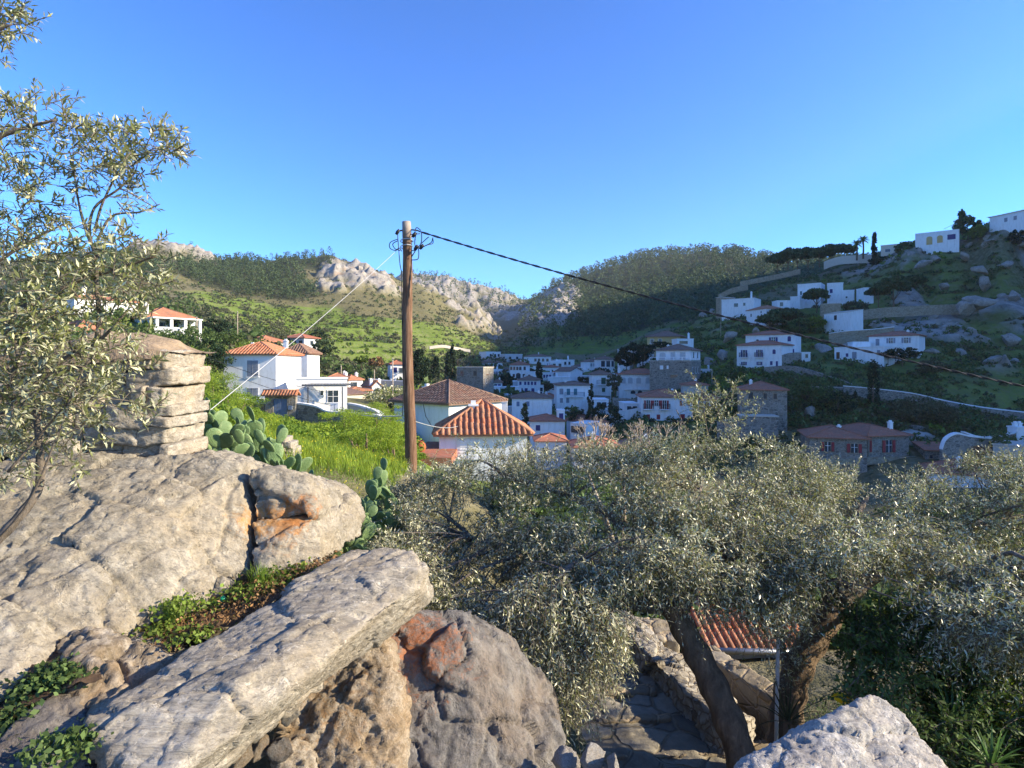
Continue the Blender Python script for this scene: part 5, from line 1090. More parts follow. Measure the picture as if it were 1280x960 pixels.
# earthen mound capping the wall
def mound(px0, px1, pyf, Y, d, seed):
    nx, ny = 90, 30; u, v = np.meshgrid(np.linspace(0,1,nx), np.linspace(0,1,ny), indexing='ij')
    px = px0+(px1-px0)*u; top = np.interp(px, [px0,30,95,140,185,px1],[438,428,412,418,427,437]); foot = np.interp(px, [px0,120,px1],[455,442,439])
    yy = Y+d*v; prof = np.sin(np.pi*np.clip(v,0,1))**.7*np.minimum(1, (1-u)*9)**.5
    z = (HY-foot)/F*Y+((foot-top)/F*(Y+d*.5))*prof-.06*(v == 0)
    x = (px-640)/F*(Y+.3*v*0); V = np.stack([x, yy, z], -1).reshape(-1,3)
    V[:,2] += fbm(V*5, 4, seed)*.04
    i = np.arange(nx-1)[:,None]*ny+np.arange(ny-1)[None]; f = np.stack([i, i+ny, i+ny+1, i+1], -1).reshape(-1,4)
    return V, f
V, f = mound(-60, 206, 440, 4.2, .75, 3); npmesh('earth_capping', V-cw, f, M['earth_cap'], gw, True)

# soil pocket between boulder and slab, with litter and weeds
def patch(name, poly, mat, n=26, amp=.02, kind='structure', label=None):
    Q = [np.array(P(*p)) for p in poly]   # four corners
    u, v = np.meshgrid(np.linspace(0,1,n*2), np.linspace(0,1,n), indexing='ij'); u = u[...,None]; v = v[...,None]
    V = ((Q[0]*(1-u)+Q[1]*u)*(1-v)+(Q[3]*(1-u)+Q[2]*u)*v).reshape(-1,3); V[:,2] += fbm(V*7, 4, 4)*amp*2
    i = np.arange(2*n-1)[:,None]*n+np.arange(n-1)[None]; f = np.stack([i, i+1, i+n+1, i+n], -1).reshape(-1,4)
    o = npmesh(name, V, f, M[mat], None, True); tag(o, label, None, None, kind); return V
SV = patch('soil', [(200,812,2.95),(400,735,3.4),(432,692,3.85),(170,788,3.35)], 'soil', 30, .03)
patch('soil', [(-60,910,2.4),(130,850,2.6),(110,800,2.95),(-60,830,2.85)], 'soil', 16, .03)
def leaves_on(pts, n, size, mat, name, label, cat, up=.02, spread=.05, asp=.45):
    idx = RNG.integers(0, len(pts), n); C = pts[idx]+RNG.normal(0, spread, (n,3))*np.array([1,1,.25])+np.array([0,0,up])
    V, f = quads(C, RNG.uniform(.6,1.4,n)*size, asp); o = npmesh(name, V, f, M[mat]); tag(o, label, cat, kind='stuff')
leaves_on(SV, 2600, .011, 'dryleaf', 'leaf_litter', 'brown dry leaf litter in the hollow between boulder and slab', 'leaf litter')
WX = np.array([P(x, y, Y) for x, y, Y in [(330,735,3.6),(350,725,3.65),(300,745,3.5),(345,735,3.5),(375,718,3.7),(270,765,3.4),(215,765,3.3),(220,772,3.3),(235,760,3.35),(230,805,3.0),(250,800,3.0),(320,750,3.4),(205,790,3.2),(195,800,3.1)]])
leaves_on(WX, 1500, .012, 'bush_light', 'small_weeds', 'small green weeds growing in the hollow between boulder and slab', 'weeds', .04, .06, .7)
WL = np.array([P(x, y, Y) for x, y, Y in [(75,845,2.65),(60,850,2.65),(40,862,2.6),(85,838,2.7),(20,890,2.5),(10,915,2.45),(60,940,2.2),(80,945,2.2),(100,930,2.25),(5,900,2.5),(75,855,2.6)]])
leaves_on(WL, 1700, .013, 'bush', 'crevice_weeds', 'dark green weeds in the rock crevice at the lower left', 'weeds', .02, .05, .7)
def blades(name, label, C, h, w, mat, cat='grass', lean=.35, parent=None):
    n = len(C); t = RNG.uniform(0, 2*np.pi, n); d = np.stack([np.cos(t), np.sin(t), 0*t], -1); s = np.stack([-np.sin(t), np.cos(t), 0*t], -1)
    h = np.asarray(h)*np.ones(n); w = np.asarray(w)*np.ones(n); hh = h[:,None]; ww = w[:,None]; ln = (RNG.uniform(.1, 1, n)*lean)[:,None]; z = np.array([0,0,1.])
    s = s*np.sign(RNG.normal(size=(n,1)))
    V = np.stack([C-s*ww, C+s*ww, C+z*hh*.6+d*hh*ln*.35+s*ww*.8, C+z*hh*.6+d*hh*ln*.35-s*ww*.8, C+z*hh*(1-.2*ln)+d*hh*ln], 1).reshape(-1,3)
    b = 5*np.arange(n)[:,None]; F3 = np.concatenate([b+np.array([[0,1,2]]), b+np.array([[0,2,3]]), b+np.array([[3,2,4]])])
    o = npmesh(name, V, F3, M[mat], parent)
    if not parent: tag(o, label, cat, kind='stuff')
    return o
for (x, y, Y, n, hh, lb) in [(217,780,3.3,60,.16,'upright tuft of green grass against the boulder foot'),(322,735,3.6,46,.19,'pair of grass blades below the orange stained block'),(330,730,3.55,50,.14,'spreading grass tuft right above the slab edge')]:
    c0 = np.array(P(x, y, Y)); g = empty('grass_tuft', c0); tag(g, lb, 'grass tuft')
    blades('blades', '', RNG.normal(0, .025, (n,3))*np.array([1,1,.1]), RNG.uniform(.5,1,n)*hh, .0022, 'grass', parent=g, lean=.8)
p0 = P(278.5,748.5,3.42); b = MB(); n = 16
prof = [(0,.0),(.011,.001),(.0165,.008),(.0165,.012),(.012,.019),(.004,.0225),(0,.023)]
b.add([(r*math.cos(2*math.pi*k/n), r*math.sin(2*math.pi*k/n), z-.01) for r, z in prof for k in range(n)], [(j*n+k, j*n+(k+1)%n, (j+1)*n+(k+1)%n, (j+1)*n+k) for j in range(6) for k in range(n)])
o = b.build('plastic_disc', M['green_plastic'], None, True); o.location = p0; o.rotation_euler = (1.0,.2,0); tag(o, 'small bright green plastic disc lying in the leaf litter', 'plastic disc')

# ------------------------------------------------------------------ sunken path, walls and roof under the trees
def slab(name, label, pts, h, mat, cat='wall', amp=.03, vox=.03, seed=70, topmat=None):
    """thick wall whose top outline is pts (px,py,Y); goes h metres down"""
    return rock(name, label, list(pts)+[(640+P(*p).x*F/p[2], HY-(P(*p).z-h)*F/p[2], p[2]) for p in pts], mat, vox, amp, seed, cat, smooth=1, cracks=.01)
masonry('rubble', [(.34,.3,.24),(.46,.42,.34),(.5,.46,.39),(.4,.35,.27)], (.27,.22,.16), 9.0, (1,1,1))
p_ = [(750,762,8.5),(776,757,8.7),(944,897,6.1),(905,910,5.75)]
slab('parapet_wall', 'low rubble topped wall running diagonally beside the sunken path', p_, .95, 'rubble', amp=.035, vox=.022, seed=71)
patch('path', [(520,1000,5.16),(980,1000,5.16),(800,790,8.4),(600,790,8.4)], 'paving', 60, .02)
# broad stone steps of the path
for i, (y, Y, x0, x1) in enumerate([(905,6.2,690,840),(872,6.7,700,820),(948,5.66,650,965)]):
    q = [(x0,y,Y),(x1,y-6,Y+.1),(x1-4,y-24,Y+.5),(x0+6,y-20,Y+.45)]
    slab('stone_step', ['pale stone step of the sunken path, the middle one','pale stone step of the sunken path, the farthest one','wide pale stone step of the sunken path nearest the bottom edge'][i], q, .16, 'stone_tan', 'step', .012, .022, 73+i)
slab('wall_block', 'tan masonry buttress behind the forked olive trunk', [(792,772,8.4),(846,775,8.2),(850,800,7.7),(800,800,7.8)], 1.3, 'stone_tan', 'wall', .02, .03, 76)
slab('garden_wall', 'tan stone garden wall leading down right of the forked olive trunk', [(872,812,7.6),(893,806,7.7),(1000,872,6.2),(985,888,6.0)], .7, 'stone_tan', 'wall', .012, .025, 77)
p0 = P(866,806,11.0); g = empty('low_house', p0); tag(g, 'low cream outhouse with orange tiled roof glimpsed under the olive crown', 'house')
b = MB(); b.box(.1,1.9,.1,2.9,-1.5,-.02); b.build('wall', M['cream'], g)
q = empty('roof_frame', (0,0,0)); q.parent = g
tile_roof(q, 2.0, 3.0, 0, .9, 'shed', .1, 'tile', .135)
b = MB(); b.tube([(-.15,-.17,-.02),(2.2,-.17,-.06)], .06, 8); b.build('gutter', M['metal'], g, True)
p0 = P(970,880,5.3); g = empty('white_stake', p0); tag(g, 'thin white stake with capped top between the olive trunks', 'stake')
b = MB(); b.tube([(0,0,-.4),(0.02,0,.62)], .017, 8); b.build('shaft', M['paint_white'], g, True); b = MB(); b.tube([(.02,0,.621),(.02,0,.66)], .032, 8); b.build('cap', M['paint_white'], g, True)
bag = boulder_mesh(91, 'yellow_plastic', 4); o = bpy.data.objects.new('plastic_bag', bag); COL.objects.link(o); o.location = P(1051,873,4.4); o.scale = (.1,.06,.055); o.rotation_euler = (.2,.5,.3); tag(o, 'crumpled bright yellow plastic bag behind the tip of the pale boulder', 'bag')

# ------------------------------------------------------------------ prickly pears
def pad_mesh(seed, L):
    r = random.Random(seed); bm = bmesh.new(); bmesh.ops.create_icosphere(bm, subdivisions=3, radius=1)
    for v in bm.verts:
        x, y, z = v.co; wz = (z+1)/2; wd = .36*(1-.35*(1-wz))*(1+.1*math.sin(seed))
        v.co = (x*wd*L, y*.06*L+.015*L*math.sin(z*2+seed), (z*.5+.5)*L)
    m = bpy.data.meshes.new('pad'); bm.to_mesh(m); bm.free(); m.materials.append(M['cactus']); m.polygons.foreach_set('use_smooth', [True]*len(m.polygons)); return m
PADS = [pad_mesh(s, 1.0) for s in range(5)]
def cactus(px, py, Y, targets, label, scale=1.0, n=36, seed=1):
    """targets: (px,py,Y) positions towards which chains of pads climb from the root"""
    r = random.Random(seed); root = P(px, py, Y); g = empty('prickly_pear', root); tag(g, label, 'cactus'); cnt = 0
    def pad(base, dirv, L, fl):
        nonlocal cnt
        o = bpy.data.objects.new('pad', PADS[r.randrange(5)]); COL.objects.link(o); o.parent = g
        zq = dirv.normalized(); xq = zq.cross(Vector((math.cos(fl), math.sin(fl), .2))).normalized(); yq = zq.cross(xq)
        o.matrix_local = Matrix.Translation(base-root) @ Matrix((xq, yq, zq)).transposed().to_4x4() @ Matrix.Diagonal((L*r.uniform(.8,1.2), L*r.uniform(.8,1.3), L, 1)); cnt += 1
        return base+zq*L*.94
    targets = list(targets)+[(a+r.uniform(-14,14), b_+r.uniform(4,22), c_+r.uniform(-.1,.35)) for a, b_, c_ in targets]
    for t in targets:
        T_ = P(*t); b0 = T_+Vector((r.uniform(-.05,.05), .05, -.28*scale)); L = .2*scale
        d = (T_-b0)+Vector((r.uniform(-.15,.15), r.uniform(-.1,.1), 0)); e1 = pad(b0, d, L*1.15, r.uniform(.9,2.2))
        for k in range(2):
            d2 = d.normalized()+Vector((r.uniform(-.9,.9), r.uniform(-.4,.3), r.uniform(-.1,.3)))
            e2 = pad(e1, d2, L*r.uniform(.75,1.1), r.uniform(.6,2.5))
            if r.random() < .35: pad(e2, d2+Vector((r.uniform(-.8,.8), 0, .2)), L*.75, r.uniform(.6,2.5))
    return g
cactus(285,600,5.6,[(228,545,5.7),(245,520,5.8),(236,505,5.9),(268,515,5.8),(272,545,5.6),(300,545,5.7),(262,530,5.7),(285,532,5.8),(318,535,5.9),(222,520,5.8),(296,560,5.6),(308,560,5.7),(330,560,5.8),(345,570,5.8),(360,580,5.8),(340,585,5.7),(250,560,5.6),(322,575,5.6)], 'large prickly pear cactus growing behind the huge boulder', 1.12, seed=3)
cactus(430,720,6.2,[(412,625,6.4),(425,640,6.3),(405,650,6.2),(440,655,6.3),(458,640,6.6),(470,612,6.9),(482,600,7.0),(490,612,7.0),(455,615,6.9),(412,672,6.1),(430,680,6.0),(445,690,6.0),(420,665,6.2),(470,640,6.7),(400,635,6.3),(462,660,6.4),(485,630,6.9),(450,670,6.2)], 'second prickly pear cactus in the gully between slab and olive tree', 1.0, seed=8)
cactus(385,620,6.6,[(383,598,6.6),(393,612,6.6)], 'few prickly pear pads peeking over the end block', .9, seed=5)
g, cc = stone_wall('stone_heap', 'heap of tan stones in the grass behind the large prickly pear', [(547,553,349,360,6),(553,560,340,364,9),(560,568,334,366,9),(568,578,330,368,11)], 9.5, .35, 'stone_pale', cat='stone heap')

# ------------------------------------------------------------------ meadow
def meadow():
    X, Yy = polar(70000, 225, 560, 7.5, 62); u = X/Yy*F+640
    k = (u > np.interp(Yy, [7,12,25,62],[330,300,250,230])) & (u < np.interp(Yy, [7,12,20,30,45,62],[470,505,520,520,512,500]))
    X, Yy = X[k], Yy[k]; Z = terrain_h(X, Yy); n_ = fbm(np.stack([X/2.2, Yy/2.2, X*0], -1), 3, 77)
    h = np.clip(.12+.007*Yy, .15, .42)*(1+1.3*n_)*RNG.uniform(.5, 1.2, len(X)); w_ = np.maximum(.004, .42*Yy/F)
    C = np.stack([X, Yy, Z-.03], -1); a = (n_+RNG.normal(0,.12,len(X))) > -.02
    blades('meadow_grass', 'lush green grass on the sunny bank below the garden wall', C[~a], h[~a], w_[~a], 'grass', lean=.6)
    blades('meadow_grass_pale', 'yellow green flowering grass on the sunny bank', C[a], h[a], w_[a], 'euphorbia', lean=.6)
    q = RNG.uniform(0,1,len(X)) < np.where(n_ > .05, .1, .012); V, f = quads(C[q]+np.array([0,0,1])*h[q][:,None]*.95, np.maximum(.012, .6*Yy[q]/F), .9)
    o = npmesh('yellow_flowers', V, f, M['flower']); tag(o, 'tiny yellow flowers dotted over the sunny bank', 'flowers', kind='stuff')
meadow()
X, Yy = polar(420, 240, 520, 12, 60); k = blot(X, Yy, 5, 66, -.02) & ~((X/Yy*F+640 > 470) & (Yy < 22)); X, Yy = X[k], Yy[k]; s_ = RNG.uniform(.5, 1.2, len(X))
scatter('bank_shrubs', 'low yellow green shrubs mixed into the grass of the sunny bank', 'euphorbia', X[::2], Yy[::2], .75*s_[::2], 1.5*s_[::2], 420, 'shrubs')
scatter('bank_shrubs_green', 'low green shrubs mixed into the grass of the sunny bank', 'grass', X[1::2], Yy[1::2], .8*s_[1::2], 1.6*s_[1::2], 420, 'shrubs')
for px, py, Y, h_, w_, lb in [(458,600,17,1.15,1.6,'rounded yellow green spurge bush left of the pole foot'),(492,592,19,1.2,1.4,'yellow green spurge bush right behind the pole foot'),(440,570,21,1.0,1.8,'low spurge bush higher on the bank'),(266,545,30,2.6,3.0,'tall yellow flowering bush below the gate, left'),(285,560,24,1.7,2.4,'yellow flowering bush beside the large prickly pear'),(470,545,32,1.6,3.4,'yellow green bush mound at the right end of the bank'),(430,552,30,1.3,3.0,'yellow green bush mound in the middle of the bank'),(300,548,34,1.5,2.8,'green bush in front of the blue gate'),(505,578,19,.7,1.4,'green bush touching the pole at the left')]:
    tree('spurge_bush', lb, 'bush', px, py, Y, h_, w_, 'round', 'euphorbia' if 'yellow' in lb or 'spurge' in lb else 'grass', 'spurge bushes on the bank', .12, n=7000, leaf=max(.02, .7*Y/F), base='ground')

# ------------------------------------------------------------------ the pole and its wires
base = P(513.5,618,15); top = P(507.5,277,15); g = empty('wooden_pole', base); tag(g, 'tall brown wooden utility pole with tangled cables at its top', 'utility pole')
b = MB(); N_ = 24; pts = []
for i in range(N_+1):
    t = i/N_; pts.append((top-base)*t+Vector((.02*math.sin(t*9), .015*math.sin(t*7+1), 0)))
pts[0] = Vector((0,0,-2)); b.tube(pts, [.152-.042*(i/N_)+.004*math.sin(i*2.3) for i in range(N_+1)], 20); sh_ = b.build('shaft', M['pole_wood'], g, True)
def W2(px, py, Y=15): return P(px, py, Y)-base
for (x0, x1, y, lb) in [(500,517,301,'upper'),(499,517,308.5,'lower')]:
    c = W2(508,y); b = MB(); b.tube([c+Vector((.145*math.cos(a*.6283), .145*math.sin(a*.6283), .03*math.cos(a*.6283+1))) for a in range(11)], .012, 5, False); b.build('clamp_band', M['wire_light'], g)
def cable(name, pts, r, mat, parent, n=6, segs=8):
    b = MB(); b.tube(catmull(pts, segs), r, n); return b.build(name, M[mat], parent, True)
cable('bracket', [W2(503,288),W2(497.5,289),W2(496.5,291)], .02, 'wire', g); cable('bracket', [W2(512,287),W2(521,288),W2(525,289.5)], .018, 'wire', g)
for a in [[(497,290),(497.5,300),(498.5,312),(500,330),(502,340)],[(497,299),(488,303),(487.5,310),(494,313),(499,310),(502,314)],[(497,301),(491,305),(494,311),(500,313)],
          [(521,291),(519,297),(518.5,305),(519.5,312),(514,322)],[(526,288),(521,284.5),(519,289),(519,300)],[(536,296),(527,304),(523,309),(519.5,313),(514,313)],[(541,297),(539,303),(532,307),(526,310),(520,308)],[(541,297),(541,304),(535,306),(527,309)],
          [(523,309),(523.5,318),(522,324),(515,325)],[(527,291),(527,300),(525,308)],[(502,340),(503,420),(505,470),(503,520)],[(513,293),(518,293),(525,292)],[(513,302),(517,302)],[(514,320),(518,316),(520,311)]]:
    cable('cable_loop', [W2(x, y, 14.85+.1*math.sin(i*2+x)) for i, (x, y) in enumerate(a)], .011, 'wire', g)
for x, y in [(520,309.5),(527,308.5),(517.5,293.5),(497,290)]:
    b = MB(); c = W2(x,y,14.85); b.tube([c-Vector((.04,0,.06)), c, c+Vector((.04,0,.06))], [.03,.045,.03], 8); b.build('connector', M['wire'], g, True)
# the long twisted cable crossing to the right
P0 = P(525,289.5,15); P1 = P(1420,512,12.0); g2 = empty('power_cable', P0); tag(g2, 'thick black twisted power cable running from the pole top to the right edge', 'cable')
for ph in (0, math.pi):
    b = MB(); pts = []; n_ = 420
    for i in range(n_+1):
        t = i/n_; c = (P1-P0)*t; c.z -= .42*4*t*(1-t)*.5; c += Vector((0, math.cos(t*170+ph)*.012, math.sin(t*170+ph)*.014)); pts.append(c)
    b.tube(pts, .013, 5); b.build('strand', M['wire'], g2, True)
# guy wire down left with an insulator
Q0 = P(496,313,15); Q1 = P(214,552,6.4); g3 = empty('guy_wire', Q0); tag(g3, 'thin pale guy wire slanting from the pole down behind the dry stone wall', 'wire')
b = MB(); n_ = 30; b.tube([(Q1-Q0)*(i/n_)-Vector((0,0,.12*4*(i/n_)*(1-i/n_)*.5)) for i in range(n_+1)], .005, 5); b.build('wire', M['wire_light'], g3, True)
for t in (.945, .965): 
    c = (Q1-Q0)*t-Vector((0,0,.01)); b = MB(); dd = (Q1-Q0).normalized()*.04; b.tube([c-dd, c, c+dd], [.012,.028,.012], 8); b.build('insulator', M['wire'], g3, True)
def wire(a, bb, r, sag, label, mat='wire_light'):
    a = P(*a); bb = P(*bb); g = empty('service_wire', a); tag(g, label, 'wire'); b = MB(); b.tube([(bb-a)*(i/24)-Vector((0,0,sag*4*(i/24)*(1-i/24))) for i in range(25)], r, 4); b.build('wire', M[mat], g, True)
wire((150,404,30),(420,492,60),.018,.5,'upper dark service wire crossing in front of the large shuttered house','wire'); wire((150,410,30),(430,510,60),.018,.5,'lower dark service wire crossing in front of the large shuttered house','wire')
wire((506,522,15.1),(572,533,31),.012,.15,'pale wire from the pole to the small orange roofed house'); wire((503,520,15),(425,508,60),.015,.3,'pale wire from the pole to the garden wall')
wire((1212,268,193),(1180,286,193),.05,.3,'short wire beside the hilltop tree','wire')
cable_g = empty('drop_cable', P(529.5,503,44)); tag(cable_g, 'dark cable hanging down the wall of the house with the dark roof slope', 'cable')
b = MB(); b.tube([Vector((0,-.3,0)), P(532,520,44)-P(529.5,503,44), P(541,535,42)-P(529.5,503,44)], .025, 5); b.build('cable', M['wire'], cable_g)
# ------------------------------------------------------------------ olive trees
def sprays(C, D, L, nl, leaf, width, droop, name, mat, parent, stem=True, stemmat='bark_olive', spread=.9, o0=(0,0,0)):
    """C start points, D directions of twigs (n,3); nl leaves each, in pairs along the twig"""
    n = len(C); D = D/np.linalg.norm(D, axis=1, keepdims=True); L = np.asarray(L)*np.ones(n)
    t = (np.arange(nl)+.6)/nl; tt = t[None,:,None]; Lc = L[:,None,None]
    g = np.array([0,0,-1.])
    pos = C[:,None]+D[:,None]*tt*Lc+g*(tt**2)*Lc*np.asarray(droop).reshape(-1,1,1)
    tan = D[:,None]+g*2*tt*np.asarray(droop).reshape(-1,1,1); tan = tan/np.linalg.norm(tan, axis=2, keepdims=True)
    a = np.cross(D, rand_unit(n)); a /= np.linalg.norm(a, axis=1, keepdims=True)+1e-9; b = np.cross(D, a)
    an = (np.arange(nl)//2*math.pi/2*1.03)[None,:]+RNG.uniform(0,6.28,(n,1))+(np.arange(nl)%2*math.pi)[None,:]
    rad = a[:,None]*np.cos(an)[...,None]+b[:,None]*np.sin(an)[...,None]
    ld = tan*RNG.uniform(.35,1.0,(n,nl,1))+rad*spread+RNG.normal(0,.25,(n,nl,3)); ld /= np.linalg.norm(ld, axis=2, keepdims=True)
    ln = leaf*RNG.uniform(.6,1.25,(n,nl,1))*(1-.35*tt)
    sd = np.cross(ld, np.array([0,0,1.])+RNG.normal(0,.55,(n,nl,3))); sd /= np.linalg.norm(sd, axis=2, keepdims=True)+1e-9
    nm = np.cross(sd, ld); w = width*ln/leaf
    p0 = pos; p1 = pos+ld*ln*.5+sd*w+nm*ln*.04; p2 = pos+ld*ln; p3 = pos+ld*ln*.5-sd*w+nm*ln*.04
    V = np.stack([p0,p3,p2,p1], 2).reshape(-1,3)-np.array(o0); Fq = np.arange(len(V)).reshape(-1,4)
    lo = npmesh(name, V, Fq, M[mat], parent)
    if stem:
        ts = np.array([0,.35,.7,1.0])[None,:,None]; q = C[:,None]+D[:,None]*ts*Lc+g*(ts**2)*Lc*np.asarray(droop).reshape(-1,1,1)
        rr = np.array([.0032,.0026,.0018,.0008])[None,:,None]*(leaf/.05); r = []
        for k in range(3):
            c_, s_ = math.cos(k*2.094), math.sin(k*2.094); r.append(q+(a[:,None]*c_+b[:,None]*s_)*rr)
        Vs = np.stack(r, 2).reshape(-1,3)-np.array(o0); bs = (np.arange(n)*12)[:,None,None,None]+(np.arange(3)*3)[None,:,None,None]
        fs = []
        for k in range(3): fs.append(bs+np.array([k,(k+1)%3,3+(k+1)%3,3+k]))
        npmesh('twig_stems', Vs, np.concatenate([x.reshape(-1,4) for x in fs]), M[stemmat], parent, True)
    return lo
def limbs(parent, o0, paths, name='branch', mat='bark_olive', n=9):
    """paths: list of (points (px,py,Y), radius start, radius end)"""
    for pts, r0, r1 in paths:
        q = catmull([P(*p)-Vector(o0) for p in pts], 6); k = len(q); b = MB()
        b.tube(q, [(r0+(r1-r0)*(i/(k-1)))*(1+.1*math.sin(i*1.7+r0*90)) for i in range(k)], n); b.build(name, M[mat], parent, True)
def sublimbs(parent, o0, mains, targets, r=.012, mat='bark_olive', name='small_branches'):
    b = MB(); pool = []
    for pts, r0, r1 in mains: pool += [Vector(x) for x in catmull([P(*p) for p in pts], 5)]
    for t in targets:
        T_ = Vector(t); ds = sorted(pool, key=lambda q: (q-T_).length+max(0, q.z-T_.z)*.6)[:4]; s = random.choice(ds)
        m = (s+T_)/2+Vector((random.uniform(-.12,.12), random.uniform(-.12,.12), random.uniform(0,.18)))*(T_-s).length
        q = catmull([s, m, T_], 4); rr = r*random.uniform(.7,1.5)*min(2, .6+(T_-s).length*.7); b.tube([x-Vector(o0) for x in q], [rr*(1-.8*i/(len(q)-1)) for i in range(len(q))], 5)
    b.build(name, M[mat], parent, True)
def crown_fill(n, px0, px1, topf, botf, yf, thick, seed, gap=-.12, fs=.5):
    u = RNG.uniform(px0, px1, n); t = RNG.uniform(0, 1, n)
    ty = np.interp(u, *topf); by = np.interp(u, *botf); py = ty+(by-ty)*t
    Y = np.interp(u, yf[0], yf[1])*(1-t)+np.interp(u, yf[0], yf[2])*t+RNG.uniform(-1, 1, n)*thick*np.sqrt(np.clip(4*t*(1-t), .12, 1))
    C = np.stack([(u-640)/F*Y, Y, (HY-py)/F*Y], -1)
    k = fbm(C/fs, 3, seed) > gap+RNG.normal(0, .05, n)
    return C[k], t[k], u[k]
TOPX = [470,500,520,560,600,650,700,750,800,840,860,900,930,950,1000,1050,1100,1150,1200,1250,1300,1400]
TOPY = [640,612,600,590,568,572,570,562,566,562,560,558,560,558,566,592,598,592,578,574,572,566]
# --- first olive (middle)
T1 = P(935,985,4.85); g = empty('olive_tree', T1); tag(g, 'wide silvery olive tree with leaning forked trunk in the middle of the foreground', 'olive tree', 'olive trees of the foreground')
trunk = [([(960,1080,4.8),(925,940,4.9),(893,860,5.05),(862,800,5.2),(838,755,5.3)], .135, .1)]
limbs(g, T1, trunk, 'trunk', 'bark', 14)
m1 = [([(838,760,5.3),(800,755,5.4),(765,752,5.5),(735,730,5.7),(690,700,6.0),(620,680,6.4),(560,665,6.8)], .075, .02),
      ([(840,752,5.3),(815,700,5.7),(770,650,6.1),(700,615,6.6),(630,595,7.0)], .08, .02),
      ([(848,760,5.25),(852,700,5.5),(868,640,5.9),(878,600,6.3)], .06, .012),
      ([(852,765,5.25),(880,700,5.5),(920,640,5.9),(950,600,6.2)], .06, .015),
      ([(765,752,5.5),(740,700,5.3),(700,720,4.9),(690,760,4.6)], .035, .012)]
limbs(g, T1, m1)
bot1 = ([470,500,540,600,640,680,740,760,790,840,870,900,950,980],[690,730,780,800,790,800,770,750,728,720,728,745,780,800])
C, t, u = crown_fill(11500, 474, 975, (TOPX,TOPY), bot1, ([470,600,750,850,975],[7.6,7.4,7.2,6.6,6.6],[5.6,5.0,4.9,5.0,5.0]), .8, 5, -.03, .5)
D = np.stack([RNG.normal(0,.8,len(C)), RNG.normal(-.25,.7,len(C)), np.where(t < .3, RNG.normal(.75,.5,len(C)), RNG.normal(-.05,.6,len(C)))], -1)
sprays(C, D, RNG.uniform(.16,.38,len(C)), 22, .052, .0062, np.where(t < .3, .15, .5), 'crown', 'olive', g, o0=T1)
sublimbs(g, T1, m1, C[::40], .010)
# long sprays standing out of the top, in a warmer leaf colour
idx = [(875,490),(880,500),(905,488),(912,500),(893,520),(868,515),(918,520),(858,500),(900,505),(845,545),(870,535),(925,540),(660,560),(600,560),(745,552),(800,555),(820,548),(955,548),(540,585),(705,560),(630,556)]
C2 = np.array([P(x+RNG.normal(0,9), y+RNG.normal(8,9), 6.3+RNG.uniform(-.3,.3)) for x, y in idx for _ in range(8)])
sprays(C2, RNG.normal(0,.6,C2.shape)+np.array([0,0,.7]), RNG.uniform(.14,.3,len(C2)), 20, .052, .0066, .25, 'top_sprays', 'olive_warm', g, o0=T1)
mm = [([(885,545,6.5),(880,515,6.4),(876,485,6.3)], .007, .004), ([(885,540,6.5),(900,510,6.4),(915,485,6.3)], .007, .004), ([(870,560,6.4),(855,530,6.3),(845,512,6.3)], .007, .004)]
limbs(g, T1, mm, 'sprig')
# hanging curtain close to the camera
hx = ([600,630,660,700,740,765],[770,735,715,705,725,760]); hb = ([600,625,660,700,740,765],[790,830,860,888,840,775])
C, t, u = crown_fill(900, 600, 768, hx, hb, ([600,768],[4.75,4.75],[4.55,4.55]), .3, 15, -.5)
D = np.stack([(u-690)/120+RNG.normal(0,.35,len(C)), RNG.normal(-.3,.3,len(C)), RNG.normal(-.7,.3,len(C))], -1)
sprays(C, D, RNG.uniform(.15,.34,len(C)), 22, .056, .0062, .6, 'hanging_sprays', 'olive', g, o0=T1)
# --- second olive (right)
T2 = P(985,905,5.5); g = empty('olive_tree', T2); tag(g, 'large olive tree at the right whose crown runs out of the picture', 'olive tree', 'olive trees of the foreground')
limbs(g, T2, [([(980,930,5.45),(985,880,5.5),(1000,830,5.6),(1030,780,5.75),(1055,745,5.85)], .15, .11)], 'trunk', 'bark', 14)
m2 = [([(1050,750,5.8),(1085,722,5.9),(1120,690,6.1),(1180,665,6.3),(1260,650,6.5),(1340,640,6.6)], .1, .03), ([(1050,750,5.8),(1060,700,6.0),(1070,650,6.3),(1085,620,6.6)], .07, .02), ([(1040,765,5.8),(1020,700,6.0),(1000,640,6.3),(985,600,6.6)], .06, .02),
      ([(1085,722,5.9),(1110,660,6.2),(1150,640,6.4)], .05, .015), ([(985,850,5.5),(975,790,5.4),(968,740,5.4),(955,690,5.6)], .035, .012), ([(1120,690,6.1),(1180,720,5.6),(1240,740,5.2)], .05, .015)]
limbs(g, T2, m2)
bot2 = ([880,940,980,1020,1060,1100,1150,1200,1250,1300,1400],[735,760,770,720,700,715,760,790,800,810,820])
C, t, u = crown_fill(11000, 930, 1390, (TOPX,TOPY), bot2, ([900,1100,1250,1400],[6.8,7.2,6.8,6.4],[5.2,4.6,3.9,3.6]), .8, 25, 0.0, .5)
D = np.stack([RNG.normal(0,.8,len(C)), RNG.normal(-.25,.7,len(C)), np.where(t < .3, RNG.normal(.7,.5,len(C)), RNG.normal(-.1,.6,len(C)))], -1)
sprays(C, D, RNG.uniform(.16,.36,len(C)), 22, .05, .006, np.where(t < .3, .15, .5), 'crown', 'olive', g, o0=T2)
sublimbs(g, T2, m2, C[::45], .010)
C, t, u = crown_fill(200, 905, 1010, ([905,1010],[720,740]), ([905,1010],[830,850]), ([905,1010],[5.6,5.4],[5.3,5.2]), .3, 35, -.1)
